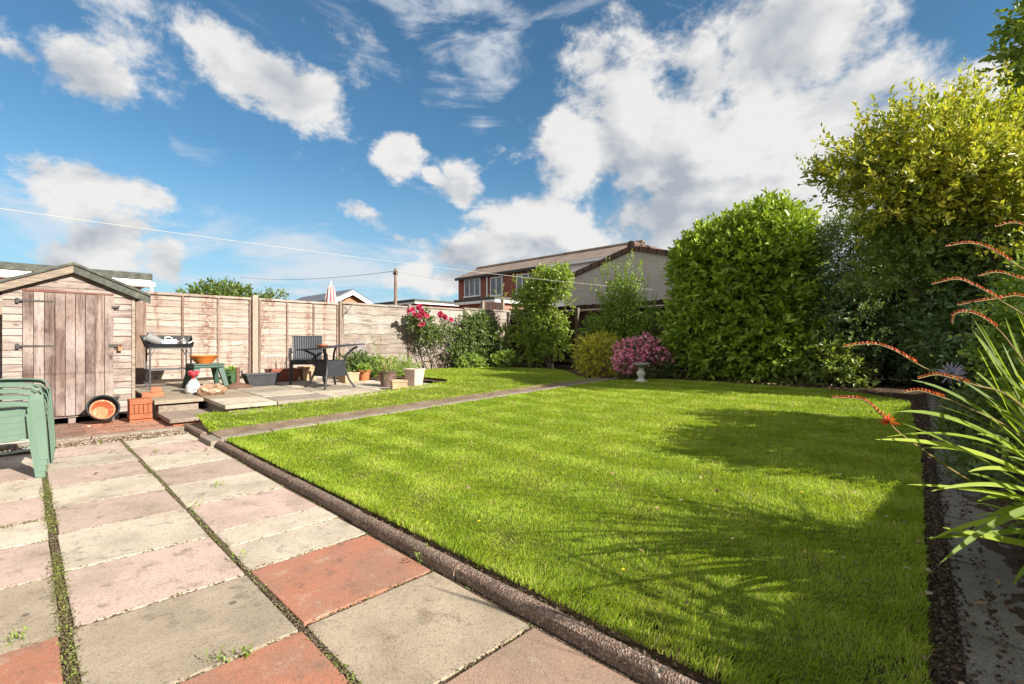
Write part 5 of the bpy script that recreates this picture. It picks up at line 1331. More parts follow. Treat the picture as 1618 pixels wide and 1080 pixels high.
lv.blob((-4.15, 9.9, 2.65), (.58, .6, .6), 650, 7, .145, .064, .25, 26, shell=.5, nz=.2, rj=.45)
g_ = np.random.default_rng(3); T = []
for i in range(90):
    a = g_.uniform(-1, 1); T.append((-3.35+a*1.2, 9.95+g_.uniform(-.6, .4), 3.3-.8*a*a*(1.0 if a < 0 else .55)+g_.uniform(-.3, .1)))
lv.twigs(np.array(T), g_.normal(size=(90, 3))*.3+UP, 8, .11, .046, .4, g_)
lv.build('crown', L_LAUREL, p)
branches('trunk', G(-3.4, 10.0), [(-4.2, 9.9, 2.6), (-3.6, 10, 3.2), (-3.0, 10, 3.3), (-2.5, 9.9, 2.8), (-4.3, 9.8, 1.5), (-2.5, 9.7, 1.6), (-3.4, 9.6, 2.2)], M_BARK, p, .05, .01, 3)

# dark evergreen between laurel and the variegated tree
p = plant('evergreen_shrub', 'dark grey-green small-leaved evergreen right of the laurel', 'shrub', G(-1.45, 10.0))
lv = Leaves(); 
for (px, py, Z, R, n, sd) in ((1350, 400, 8.3, (.68, .55, .7), 1300, 31), (1400, 480, 8.6, (.9, .65, 1.0), 1700, 32), (1345, 510, 8.3, (.55, .45, .7), 900, 33), (1450, 400, 8.4, (.8, .6, .7), 1200, 34), (1470, 540, 8.0, (.8, .6, .75), 1100, 35)):
    lv.blob(PD(px, py, Z), R, n, 9, .062, .026, .2, sd, shell=.5, nz=.2, zmin=.36, up=.2)
lv.build('crown', L_DARK, p); branches('trunk', G(-1.45, 10.0), [PD(1345, 380, 8.9), PD(1400, 440, 8.6), PD(1450, 390, 8.4), PD(1470, 500, 8.1), PD(1370, 360, 8.8)], M_BARK, p, .05, .01, 4)
p = plant('low_shrub', 'low broad-leaved shrub at the foot of the dark evergreen', 'shrub', PG(1285, 604, .33))
lv = Leaves()
for (px, py, Z, R, n, sd) in ((1255, 582, 8.6, (.32, .25, .28), 120, 41), (1300, 570, 8.3, (.42, .3, .36), 190, 42), (1335, 590, 8.0, (.3, .25, .2), 90, 43)): lv.blob(PD(px, py, Z), R, n, 7, .125, .048, .16, sd, shell=.5, nz=.2, zmin=.33)
lv.build('foliage', L_ELAEG, p)

# variegated tree
p = plant('variegated_tree', 'tall yellow and green variegated tree on the right', 'tree', G(.5, 8.7))
lv = Leaves(); k = 0
BL = [(1345, 275, 7.4, (.38, .35, .22), 190), (1400, 265, 7.3, (.55, .5, .38), 420), (1455, 225, 7.2, (.55, .5, .40), 430), (1530, 222, 7.2, (.62, .6, .42), 480), (1600, 222, 7.1, (.6, .6, .45), 440),
      (1490, 275, 6.8, (.75, .6, .45), 700), (1580, 280, 6.6, (.75, .65, .55), 720), (1670, 262, 6.7, (.8, .7, .6), 560), (1420, 320, 7.0, (.5, .45, .3), 300), (1640, 360, 6.4, (.7, .6, .55), 500)]
for (px, py, Z, R, n) in BL: k += 1; lv.blob(PD(px, py, Z*.92), R, int(n*.6), 9, .092, .042, .30, 50+k, shell=.2, nz=.42, up=.3, lift=.35, rj=.5)
g_ = np.random.default_rng(8); T = []; D = []
for (px, py, Z) in ((1300, 275, 7.5), (1330, 235, 7.4), (1372, 205, 7.3), (1400, 220, 7.3), (1440, 185, 7.2), (1468, 160, 7.2), (1500, 165, 7.2), (1540, 150, 7.2), (1570, 140, 7.1), (1325, 300, 7.4), (1350, 300, 7.3), (1420, 190, 7.2), (1385, 240, 7.2), (1480, 185, 7.1), (1520, 140, 7.2), (1600, 135, 7.1), (1340, 260, 7.3), (1400, 195, 7.2)):
    for j in range(6): T.append(PD(px+g_.normal(0, 12), py+g_.normal(0, 10)+12, Z*.92+g_.normal(0, .1))); D.append(-RT*.5*(1 if px < 1420 else .2)+UP*.9+g_.normal(size=3)*.3)
lv.twigs(np.array(T), np.array(D), 10, .085, .036, .36, g_)
lv.build('crown', L_ELAE, p)
lv = Leaves(); k = 0
for (px, py, Z, R, n) in ((1430, 365, 6.8, (.55, .5, .3), 260), (1500, 380, 6.5, (.6, .5, .3), 300), (1400, 430, 7.2, (.5, .4, .16), 110), (1480, 440, 6.6, (.55, .45, .18), 130), (1570, 420, 6.2, (.55, .5, .3), 200), (1450, 340, 6.7, (.5, .4, .25), 180)):
    k += 1; lv.blob(PD(px, py, Z), R, n, 8, .082, .038, .24, 70+k, shell=.3, nz=.25, up=.5, lift=.0)
lv.build('lower_foliage', L_ELAEG, p)
branches('trunk', G(.5, 8.7), [PD(px, py, Z*.93) for px, py, Z in ((1345, 275, 7.4), (1410, 250, 7.3), (1470, 210, 7.2), (1540, 180, 7.2), (1610, 170, 7.1), (1500, 290, 6.8), (1590, 300, 6.6), (1680, 240, 6.7), (1430, 380, 7.2), (1500, 390, 6.9), (1400, 430, 7.5), (1580, 420, 6.6))], M_BARK, p, .035, .006, 5, .4)

# shade-loving dark shrubs in the corner under the tree
p = plant('corner_shrub', 'deep dark shrub in the shadowed corner under the variegated tree', 'shrub', G(.3, 9.6))
lv = Leaves(); k = 0
for (px, py, Z, R, n) in ((1560, 480, 7.6, (.8, .6, .95), 900), (1640, 450, 7.2, (.8, .7, 1.1), 800), (1500, 560, 8.2, (.7, .5, .5), 500), (1600, 590, 7.2, (.6, .5, .35), 350), (1530, 400, 7.9, (.8, .6, .6), 600), (1510, 520, 6.6, (.5, .4, .55), 450), (1580, 530, 6.0, (.5, .4, .55), 450), (1560, 430, 6.3, (.6, .4, .45), 380)):
    k += 1; lv.blob(PD(px, py, Z), R, n, 8, .085, .042, .2, 80+k, shell=.35, nz=.25, zmin=.3)
lv.build('crown', L_DARK, p); branches('trunk', G(.3, 9.6), [PD(1560, 440, 7.6), PD(1640, 400, 7.2), PD(1500, 540, 8.2), PD(1530, 380, 7.9)], M_BARK, p, .05, .01, 6)
# bush at the right border, nearer
p = plant('border_bush', 'bright green leafy bush behind the scarlet montbretia at the right edge', 'shrub', G(.72, 5.15))
lv = Leaves()
for (c, R, n, sd) in (((.36, 6.1, .85), (.36, .42, .72), 620, 90), ((.5, 6.2, 1.35), (.36, .42, .5), 380, 89), ((.72, 5.2, 1.0), (.48, .8, .7), 900, 91), ((.62, 4.9, .65), (.42, .6, .4), 500, 92), ((.95, 5.0, 1.35), (.5, .85, .5), 800, 93)): lv.blob(c, R, n, 8, .068, .036, .17, sd, shell=.45, nz=.2, zmin=.2)
lv.build('crown', L_BUSH, p); branches('trunk', G(.72, 5.15), [(.7, 5.2, 1.4), (.95, 5.2, 1.6), (.6, 4.8, 1.1), (.8, 5.6, 1.3)], M_BARK, p, .03, .008, 7)
p = plant('unseen_perennial', 'unseen knee-high perennials added beyond the right edge to dapple the lawn shade', 'plant', G(.8, 3.2)); lv = Leaves()  # out of view, put in to break up the shade on the lawn
for (c, R, n, sd) in (((.78, 3.7, .3), (.3, .45, .3), 300, 191), ((.85, 2.7, .42), (.3, .45, .4), 380, 192), ((.9, 2.0, .5), (.2, .35, .4), 200, 193)): lv.blob(c, R, n, 8, .068, .036, .17, sd, shell=.3, nz=.28, zmin=.1)
lv.build('foliage', L_BUSH, p)
p = plant('tall_tree', 'taller dark green tree overhanging the top right corner', 'tree', (2.4, 14.0, .3))
lv = Leaves()
for (c, R, n, sd) in ((PD(1662, 62, 9), (.55, .6, .9), 260, 95), (PD(1760, 40, 9.4), (1.1, 1.1, 1.5), 600, 96), (PD(1850, 150, 9.6), (1.3, 1.3, 1.4), 600, 97), (PD(1690, 135, 9.4), (.8, .8, .7), 260, 98)): lv.blob(c, R, n, 8, .17, .09, .38, sd, shell=.3, nz=.25)
lv.build('crown', L_BUSH, p); branches('trunk', (2.4, 14.0, .3), [PD(1668, 90, 9.2), PD(1760, 60, 9.4), PD(1840, 130, 9.6), PD(1650, 110, 9.2)], M_BARK, p, .12, .015, 8)

# fruit tree and shrubs against the dark fence
p = plant('fruit_tree', 'light green fruit tree trained against the dark fence in the corner', 'tree', G(-8.75, 10.25))
lv = Leaves(); k = 0
for (px, py, R, n) in ((852, 470, (.55, .3, .5), 430), (880, 450, (.4, .28, .42), 260), (828, 480, (.32, .28, .5), 230), (862, 515, (.55, .32, .42), 420), (880, 545, (.38, .28, .3), 190), (835, 530, (.35, .28, .4), 220), (858, 440, (.38, .25, .26), 150), (885, 435, (.22, .2, .22), 80), (848, 560, (.3, .25, .2), 100)):
    k += 1; lv.blob(PY(px, py, 10.2), R, n, 8, .072, .045, .2, 100+k, shell=.3, nz=.28)
g_ = np.random.default_rng(18); T = np.array([PY(px+g_.normal(0, 5), py+8, 10.2) for px, py in ((820, 440), (833, 435), (850, 430), (868, 428), (884, 424), (895, 432), (900, 470), (905, 490), (812, 500), (900, 520)) for j in range(4)]); lv.twigs(T, g_.normal(size=(40, 3))*.5+UP*.7, 8, .07, .042, .28, g_)
lv.build('crown', L_FRUIT, p); branches('trunk', (-8.62, 10.25, .3), [PY(852, 455, 10.2), PY(880, 435, 10.2), PY(825, 470, 10.2), PY(890, 500, 10.2), PY(830, 520, 10.2), PY(865, 430, 10.2)], M_BARK, p, .045, .008, 9)
p = plant('tall_shrub', 'leafy shrub with pale upright shoots in front of the block garage', 'shrub', G(-6.4, 10.2))
lv = Leaves(); k = 0
for (px, py, R, n) in ((985, 500, (.62, .32, .55), 520), (960, 530, (.5, .3, .4), 330), (1010, 540, (.5, .3, .4), 320), (980, 465, (.45, .25, .35), 260), (940, 520, (.3, .2, .3), 130), (1030, 510, (.2, .2, .3), 80)):
    k += 1; lv.blob(PY(px, py, 10.15), R, n, 8, .068, .032, .2, 120+k, shell=.3, nz=.26)
lv.build('crown', L_BUSH, p); lv = Leaves()
T = []; D = []; g_ = np.random.default_rng(19)
for (px, py) in ((962, 412), (957, 430), (970, 440), (985, 420), (988, 405), (995, 430), (1003, 418), (1012, 425), (1020, 445), (950, 455), (975, 455), (1000, 450), (940, 448), (1028, 470), (985, 440), (966, 425)):
    for j in range(4): T.append(PY(px+g_.normal(0, 5), py+g_.uniform(8, 30), 10.15)); D.append(UP+g_.normal(size=3)*.22)
lv.twigs(np.array(T), np.array(D), 11, .072, .03, .36, g_); lv.build('shoots', L_SHOOT, p)
branches('stem', G(-6.4, 10.2), [PY(962, 425, 10.2), PY(988, 415, 10.2), PY(1012, 430, 10.2), PY(950, 480, 10.2), PY(1020, 500, 10.2)], M_BARK, p, .02, .004, 10)
p = plant('golden_bush', 'rounded golden yellow bush left of the pink azalea', 'shrub', G(-5.98, 8.72))
lv = Leaves(); lv.blob((-5.98, 8.74, .73), (.50, .42, .47), 800, 9, .042, .02, .12, 131, shell=.6, nz=.12, zmin=.34); lv.blob((-6.22, 8.66, .78), (.3, .3, .36), 280, 9, .042, .02, .12, 132, shell=.6, nz=.15, zmin=.34)
lv.build('crown', L_GOLD, p); branches('stem', G(-5.98, 8.72), [(-6.12, 8.68, .9), (-5.85, 8.76, .95), (-6.2, 8.7, .8), (-5.7, 8.7, .8)], M_BARK, p, .015, .004, 11)
p = plant('azalea', 'azalea covered in pink blossom behind the bird bath', 'shrub', G(-5.1, 8.95))
lv = Leaves(); ff_ = Leaves()
for (px, py, Z, R, n, sd, fl) in ((1000, 560, 10.3, (.32, .3, .27), 260, 141, 1), (1018, 552, 10.4, (.34, .3, .24), 240, 142, 1), (990, 575, 10.0, (.25, .25, .2), 180, 143, 1), (1040, 566, 10.3, (.24, .25, .16), 130, 144, .7), (1035, 582, 10.2, (.35, .25, .16), 160, 145, 0), (1005, 585, 10.1, (.3, .25, .14), 120, 146, .1)):
    c = PD(px, py, Z*.958); lv.blob(c, R, n, 6, .04, .017, .1, sd, shell=.4, nz=.3, zmin=.34)
    if fl: ff_.blob(c+np.array([.0, -.03, .03]), np.array(R)*1.04, int(n*1.25*fl), 6, .042, .036, .03, sd+9, shell=.78, nz=.34, spread=1.1, zmin=.4)
lv.build('foliage', L_ROSE, p); ff_.build('blossom', P_PINK, p)
# strappy dark leaves and a purple-leaved shrub between azalea and laurel
p = plant('strap_leaved_plant', 'clump of dark strap-shaped leaves between the azalea and the laurel', 'plant', G(-4.75, 9.5))
def straps(mb_or, base, n, L, W, g, spread=.6, droop=.5, segs=6):
    V = []; Fq = []; R_ = []
    for i in range(n):
        a = g.uniform(0, 6.283); d = np.array([math.cos(a), math.sin(a), 0]); sd = np.array([-d[1], d[0], 0]); l = L*g.uniform(.6, 1.1); w_ = W*g.uniform(.8, 1.2); b = np.asarray(base)+np.array([g.normal(0, .06), g.normal(0, .06), 0]); sp = spread*g.uniform(.3, 1.2); dr = droop*g.uniform(.5, 1.3)
        o = len(V); r = g.random()
        for s_ in range(segs+1):
            t = s_/segs; p_ = b+d*l*sp*t+UP*l*(t*(1-.25*sp)-dr*t*t*t*.6); wt_ = w_*(math.sin(math.pi*min(1, .12+t*.88))**.6)*.5+.001
            V += [p_-sd*wt_+UP*wt_*.3, p_, p_+sd*wt_+UP*wt_*.3]; R_ += [r]*3
        for s_ in range(segs):
            for q in range(2): Fq.append((o+s_*3+q, o+s_*3+q+1, o+s_*3+q+4, o+s_*3+q+3))
    return V, Fq, R_
def strap_mesh(name, base, n, L, W, seed, m, parent, **k):
    V, Fq, R_ = straps(None, base, n, L, W, np.random.default_rng(seed), **k)
    return raw_mesh(name, np.array(V), np.array(Fq), 4, m, parent, {'rnd': np.array(R_), 'tip': np.zeros(len(R_))}, wloc(parent), smooth=True)
strap_mesh('leaves', G(-4.75, 9.5), 26, .6, .05, 1, L_DARK, p); 
p = plant('purple_shrub', 'small dark purple-leaved shrub against the fence above the azalea', 'shrub', G(-5.1, 10.2))
lv = Leaves(); lv.blob(PY(1058, 535, 10.2), (.3, .25, .55), 330, 8, .055, .03, .15, 151, shell=.3, nz=.25); lv.build('foliage', m_leaf('purple_leaf', [(0, (.05, .016, .022)), (.5, (.06, .05, .03)), (1, (.12, .04, .06))], trans=.25), p)

# climber and low plants in the corner, the rose
p = plant('climbing_shrub', 'dark leafy climber on the grey fence right of the rose', 'climber', G(-10.45, 9.3))
lv = Leaves(); k = 0
for (px, py, R, n) in ((745, 525, (.2, .5, .4), 330), (765, 520, (.2, .5, .42), 300), (740, 555, (.25, .55, .25), 250), (768, 550, (.25, .5, .3), 240), (782, 560, (.22, .4, .25), 160), (728, 565, (.25, .35, .2), 150), (755, 502, (.18, .4, .16), 110)):
    k += 1; lv.blob(PX(px, py, -10.4), R, n, 7, .065, .036, .16, 160+k, shell=.25, nz=.28)
lv.build('foliage', L_ROSE, p); branches('stem', G(-10.5, 9.3), [PX(745, 505, -10.5), PX(765, 500, -10.5), PX(730, 530, -10.5), PX(785, 540, -10.5)], M_BARK, p, .02, .005, 12)
for nm, lab, (px, py, X), R, n, sd, m in (('low_plant', 'pale green low plant at the foot of the dark climber', (745, 572, -10.1), (.25, .4, .13), 110, 171, L_SHOOT), ('low_plant', 'low dark green clump in the corner beside the fruit tree trunk', (800, 568, -9.6), (.35, .45, .2), 150, 172, L_BUSH), ('corner_plant', 'small shrub in the fence corner left of the fruit tree', (800, 535, -10.1), (.3, .4, .4), 160, 173, L_FRUIT)):
    c = PX(px, py, X); p = plant(nm, lab, 'plant', (c[0], c[1], .33)); lv = Leaves(); lv.blob(c, R, n, 7, .075, .04, .14, sd, shell=.3, nz=.25, zmin=.32); lv.build('foliage', m, p)
p = plant('rose_bush', 'climbing rose with clusters of deep pink flowers on the grey fence', 'rose', G(-10.35, 7.75))
lv = Leaves(); k = 0
for (px, py, R, n) in ((668, 510, (.18, .28, .3), 150), (680, 530, (.2, .35, .28), 170), (700, 520, (.18, .3, .22), 90), (708, 545, (.18, .3, .22), 40), (655, 505, (.12, .15, .18), 50)):
    k += 1; lv.blob(PX(px, py, -10.42), R, n, 7, .06, .034, .15, 180+k, shell=.2, nz=.3)
lv.build('foliage', L_ROSE, p)
b = MB(); rr = random.Random(4); base = Vector(G(-10.4, 7.75))
for (px, py) in ((650, 495), (665, 490), (672, 505), (662, 528), (703, 500), (712, 508), (690, 520), (680, 510), (700, 540)):
    t = Vector([float(q) for q in PX(px, py, -10.42)]); m1 = base.lerp(t, .35)+Vector((rr.uniform(-.05, .08), rr.uniform(-.12, .12), .05)); b.tube([base+Vector((0, rr.uniform(-.2, .2), 0)), m1, base.lerp(t, .7)+Vector((0, rr.uniform(-.06, .06), .04)), t], [.014, .011, .008, .004], 6)
b.build('stem', M_BARK, p, smooth=True, world=True)
g_ = np.random.default_rng(14)
for (px, py, n, X) in ((662, 486, 3, -10.3), (650, 492, 2, -10.25), (668, 493, 4, -10.25), (672, 500, 3, -10.28), (663, 500, 2, -10.24), (666, 512, 3, -10.26), (697, 497, 4, -10.3), (704, 500, 3, -10.3), (712, 505, 1, -10.3), (655, 497, 1, -10.25)):
    fl = Leaves()
    for j in range(n):
        c = PX(px+g_.normal(0, 2.5), py+g_.normal(0, 2), X); m = 30
        d = nrm(g_.normal(size=(m, 3))+np.array([.5, -.3, .5])); fl.put(c+d*.012*g_.random((m, 1)), d, nrm(g_.normal(size=(m, 3))), np.full(m, .075), np.full(m, .066), g_.random(m), g_.random(m))
    fl.build('flower', P_ROSE, p, fold=.5)

# leafy perennials and lavender behind the pots
for nm, lab, cat, spots, L, W, n, sd, m in (
    ('leafy_perennial', 'bushy green perennial with broad leaves behind the wicker table', 'plant', ((554, 578), (568, 575), (583, 580), (562, 590)), .085, .036, 75, 190, L_ROSE),
    ('leafy_perennial', 'bright green broad-leaved plant behind the small terracotta pot', 'plant', ((600, 580), (610, 583), (592, 585)), .075, .036, 60, 195, L_BUSH),
    ('feathery_plant', 'feathery yellow-green plant behind the dark glazed pot', 'plant', ((626, 582), (640, 584), (634, 575), (645, 590)), .06, .012, 90, 200, L_BUSH)):
    cs = [PX(px, py, -9.5+.25*(i % 2)) for i, (px, py) in enumerate(spots)]; c0_ = np.mean(cs, 0); p = plant(nm, lab, cat, (c0_[0], c0_[1], .3)); lv = Leaves()
    for i, c in enumerate(cs): lv.blob(c, (.2, .22, .15), n, 8, L, W, .16, sd+i, shell=.2, nz=.25, zmin=.3)
    lv.build('foliage', m, p)
p = plant('lavender', 'lilac flower spikes of a catmint-like plant before the grey fence', 'plant', PX(563, 585, -9.9))
b = MB(); fl = Leaves(); g_ = np.random.default_rng(23)
for i in range(30):
    px, py = g_.uniform(548, 580), g_.uniform(537, 562); t = PX(px, py, -9.8+g_.uniform(-.15, .15)); bs = np.array([t[0], t[1]*.6+.4*PX(563, 585, -9.8)[1], .4])
    b.tube([bs, bs*.5+t*.5+np.array([0, 0, .03]), t], [.004, .003, .002], 4)
    m = 16; f = g_.random(m)[:, None]; P_ = t*(1-f*.28)+bs*f*.28; fl.put(P_, nrm(g_.normal(size=(m, 3))), nrm(g_.normal(size=(m, 3))), np.full(m, .022), np.full(m, .016), g_.random(m), g_.random(m))
b.build('stem', M_STEMG, p, world=True); fl.build('flowers', P_LILAC, p)
p = plant('tall_stem_plant', 'single tall leafy stem rising behind the terracotta pots', 'plant', PX(596, 580, -9.9)); lv = Leaves()
T = np.array([PX(px, py, -9.9) for px, py in ((598, 575), (596, 562), (592, 550), (588, 540), (602, 560), (600, 548))]); lv.twigs(T, np.tile(UP, (6, 1))+g_.normal(size=(6, 3))*.25, 10, .06, .02, .25, g_); lv.build('foliage', L_FRUIT, p)
b = MB(); b.tube([PX(600, 590, -9.9), PX(597, 565, -9.9), PX(588, 538, -9.9)], [.008, .006, .003], 6); b.build('stem', M_STEMG, p, world=True)

# tree beyond the fence on the left
p = plant('garden_tree', 'round-topped green tree in the next garden behind the pale fence', 'tree', (-17, 5, .3)); lv = Leaves(); k = 0
for (px, py, R, n) in ((357, 462, (.5, .6, .26), 120), (338, 466, (.55, .6, .25), 120), (308, 474, (.5, .5, .2), 60), (372, 469, (.45, .5, .2), 80), (395, 476, (.5, .5, .14), 60), (428, 473, (.4, .4, .16), 60), (345, 484, (1.1, .9, .36), 200), (395, 490, (1.1, .9, .3), 150)):
    k += 1; lv.blob(PD(px, py, 15.5), R, n, 7, .12, .06, .26, 210+k, shell=.3, nz=.28)
lv.build('crown', L_FARTREE, p); branches('trunk', (-17, 5, .3), [PD(355, 465, 15.5), PD(320, 470, 15.5), PD(390, 475, 15.5)], M_BARK, p, .09, .02, 13)
p = plant('ivy_spray', 'leafy spray hanging over the grey fence top near the corner', 'climber', PX(790, 560, -10.7)); lv = Leaves(); g_ = np.random.default_rng(29)
T = np.array([PX(px, py, -10.75) for px, py in ((778, 470), (785, 464), (793, 463), (800, 466), (790, 470), (805, 462))]); lv.twigs(T, g_.normal(size=(6, 3))*.6+UP*.2, 9, .06, .035, .28, g_); lv.build('foliage', L_FRUIT, p)
b = MB(); b.tube([PX(790, 560, -10.7), PX(789, 520, -10.72), PX(792, 466, -10.75)], [.012, .009, .004], 6); b.build('stem', M_BARK, p, world=True)

# crocosmia (montbretia) at the right edge
p = plant('crocosmia', 'scarlet montbretia with arching flower stems and sword-shaped leaves', 'plant', PD(1760, 860, 1.9))
L_SWORD = m_leaf('sword_leaf', [(0, (.10, .17, .014)), (.5, (.20, .29, .025)), (1, (.34, .42, .05))], rough=.55, trans=.45, spec=.25)
M_CSTEM = m_plain('bronze_stem', (.22, .17, .07), .5, .3, .3, 20, 0)
def bez(P0, P1, P2, n):
    P0, P1, P2 = map(np.asarray, (P0, P1, P2)); t = np.linspace(0, 1, n)[:, None]; return P0*(1-t)**2+2*P1*t*(1-t)+P2*t*t
def blade_w(P0, P1, P2, W): return blade(P0, P1, P2, W, np.array([.6, -.5, .8]))
def blade(P0, P1, P2, W, roll, n=14):
    C = bez(P0, P1, P2, n); V = []; Fq = []
    for i in range(n):
        d = nrm((C[min(i+1, n-1)]-C[max(i-1, 0)])[None])[0]; sd = nrm(np.cross(d, roll)[None])[0]; up_ = np.cross(sd, d); t = i/(n-1)
        w_ = W*.5*(min(1, .35+t*1.6) if t < .45 else 1)*max(0, 1-((t-.45)/.55)**2 if t > .45 else 1)**.7+.0006
        V += [C[i]-sd*w_+up_*w_*.25, C[i], C[i]+sd*w_+up_*w_*.25]
    for i in range(n-1):
        for q in range(2): Fq.append((i*3+q, i*3+q+1, i*3+q+4, i*3+q+3))
    return V, Fq
BLV = []; BLF = []; BLR = []; g_ = np.random.default_rng(33)
def addblade(a, b_, c, W, roll=None):
    roll = np.array([g_.normal(0, .5), g_.normal(0, .5), 1.0])-FW*.9 if roll is None else roll
    V, Fq = blade(PD(*a), PD(*b_), PD(*c), W, roll); o = len(BLV); BLV.extend(V); BLF.extend([tuple(i+o for i in f) for f in Fq]); BLR.extend([g_.random()]*len(V))
for a, b_, c, W in (
    ((1700, 800, 1.9), (1560, 690, 1.75), (1383, 694, 1.55), .030), ((1705, 790, 1.9), (1540, 640, 1.8), (1418, 650, 1.7), .030), ((1700, 820, 1.8), (1560, 720, 1.7), (1425, 668, 1.6), .034),
    ((1690, 790, 1.95), (1560, 620, 1.9), (1440, 600, 1.9), .026), ((1720, 800, 1.9), (1600, 640, 1.95), (1520, 602, 2.0), .028), ((1700, 760, 2.0), (1600, 600, 2.0), (1545, 530, 2.1), .030),
    ((1710, 760, 2.0), (1620, 600, 2.1), (1588, 500, 2.1), .028), ((1720, 780, 1.9), (1640, 640, 1.9), (1570, 570, 1.9), .026), ((1730, 800, 1.6), (1620, 770, 1.5), (1485, 890, 1.35), .030),
    ((1720, 840, 1.7), (1600, 790, 1.6), (1470, 853, 1.5), .028), ((1720, 830, 1.7), (1600, 840, 1.6), (1462, 850, 1.5), .024), ((1730, 880, 1.7), (1620, 860, 1.6), (1490, 833, 1.5), .032),
    ((1720, 820, 1.75), (1600, 740, 1.7), (1470, 776, 1.6), .022), ((1710, 810, 1.8), (1580, 770, 1.7), (1435, 765, 1.6), .020), ((1700, 800, 1.85), (1570, 700, 1.8), (1455, 708, 1.7), .036),
    ((1720, 810, 1.7), (1610, 700, 1.65), (1500, 660, 1.6), .030), ((1700, 780, 1.95), (1620, 680, 1.9), (1480, 640, 1.85), .026), ((1740, 800, 1.8), (1660, 600, 1.8), (1612, 520, 1.8), .028),
    ((1730, 900, 1.5), (1640, 850, 1.4), (1600, 925, 1.35), .024), ((1720, 800, 1.8), (1600, 720, 1.7), (1530, 745, 1.6), .024), ((1715, 800, 1.85), (1580, 660, 1.85), (1400, 690, 1.6), .024), ((1730, 790, 1.9), (1650, 660, 1.9), (1560, 640, 1.9), .026)):
    addblade(a, b_, c, W*.68)
for i in range(18):
    b0 = np.array([.48+g_.normal(0, .06), 1.75+g_.normal(0, .1), .05]); tp_ = b0+np.array([abs(g_.normal(0, .2))-.08, g_.normal(.1, .25), g_.uniform(.8, 1.25)]); V, Fq = blade_w(b0, (b0+tp_)/2+np.array([0, 0, .25]), tp_, g_.uniform(.02, .035)); o = len(BLV); BLV.extend(V); BLF.extend([tuple(i_+o for i_ in f) for f in Fq]); BLR.extend([g_.random()]*len(V))
for i in range(120):
    a = (1720+g_.normal(0, 18), 850+g_.normal(0, 25), 1.9+g_.normal(0, .12)); c = (g_.uniform(1530, 1800), g_.uniform(480, 860), 1.9+g_.normal(0, .25)); addblade(a, ((a[0]+c[0])/2+g_.normal(0, 20), (a[1]+c[1])/2-60, (a[2]+c[2])/2), c, g_.uniform(.012, .022))
raw_mesh('sword_leaves', np.array(BLV), np.array(BLF), 4, L_SWORD, p, {'rnd': np.array(BLR), 'tip': np.zeros(len(BLR))}, wloc(p), smooth=True)
def spike(pts, Z, nb, red=0, thick=.0042, frac=.42):
    """pts run from the tip to the base (pixel rays at depth Z), buds in two rows along the first part"""
    P_ = [PD(x, y, z) for (x, y), z in zip(pts, Z)]; n = 40
    # Catmull-Rom
    Q = [P_[0]*2-P_[1]]+P_+[P_[-1]*2-P_[-2]]; C = []
    for i in range(1, len(Q)-2):
        for s_ in range(14):
            t = s_/14; a, b_, c, d = Q[i-1], Q[i], Q[i+1], Q[i+2]; C.append(.5*(2*b_+(c-a)*t+(2*a-5*b_+4*c-d)*t*t+(3*b_-a-3*c+d)*t**3))
    C.append(P_[-1]); C = np.array(C); mb_ = MB(); r_ = np.linspace(.0016, thick, len(C)); mb_.tube(C, list(r_), 6); st = mb_.build('flower_stem', M_CSTEM, p, smooth=True, world=True)
    seg = np.concatenate([[0], np.cumsum(np.linalg.norm(np.diff(C, axis=0), axis=1))]); Lb = seg[-1]*frac; fl = Leaves()
    nb = int(nb*1.9)
    for i in range(nb):
        s_ = Lb*(i+.3)/nb; j = int(np.searchsorted(seg, s_)); j = min(max(j, 1), len(C)-2); c = C[j]; d = nrm((C[j+1]-C[j-1])[None])[0]; side = np.cross(d, UP); side = side/np.linalg.norm(side); k = i/nb; sg = 1 if i % 2 else -1
        for q in range(3):
            Dv = nrm((-d*.55+UP*.85+side*sg*.35+g_.normal(size=3)*.08)[None]); fl.put(c[None]+UP*.002, Dv, nrm((side*sg+g_.normal(size=3)*.4)[None]), np.array([.007+.010*k]), np.array([.0035+.0035*k]), np.array([.35+.6*g_.random()]), np.array([0.]))
    o = fl.build('buds', P_RED, None, fold=.6); o.parent = st
    o.data.transform(Matrix.Translation(-wloc(st)))
    if red:
        fl = Leaves(); j = min(int(np.searchsorted(seg, Lb*1.03)), len(C)-2); m = 14; d_ = nrm(g_.normal(size=(m, 3))+UP*.7); fl.put(np.repeat(C[j][None], m, 0), d_, nrm(g_.normal(size=(m, 3))), np.full(m, .034), np.full(m, .013), g_.random(m)*.4, g_.random(m)); o = fl.build('open_flower', P_RED, None); o.parent = st; o.data.transform(Matrix.Translation(-wloc(st)))
spike([(1331, 548), (1375, 543), (1412, 553), (1470, 585), (1540, 605), (1640, 660), (1720, 800)], [1.9, 1.9, 1.9, 1.9, 1.9, 1.95, 1.95], 20, frac=.24)
spike([(1314, 628), (1345, 629), (1368, 634), (1400, 662), (1432, 692), (1550, 770), (1720, 860)], [1.7, 1.7, 1.7, 1.7, 1.72, 1.8, 1.9], 16, 1, frac=.17)
spike([(1472, 449), (1510, 441), (1538, 450), (1580, 474), (1640, 520), (1700, 640), (1740, 800)], [1.9, 1.9, 1.9, 1.9, 1.95, 1.95, 1.95], 18, frac=.22)
spike([(1494, 389), (1530, 384), (1562, 392), (1600, 415), (1660, 460), (1720, 600), (1750, 800)], [1.9]*7, 18, frac=.2)
spike([(1505, 512), (1508, 496), (1535, 494), (1568, 512), (1600, 548), (1660, 640), (1730, 800)], [1.85]*7, 16, frac=.22)
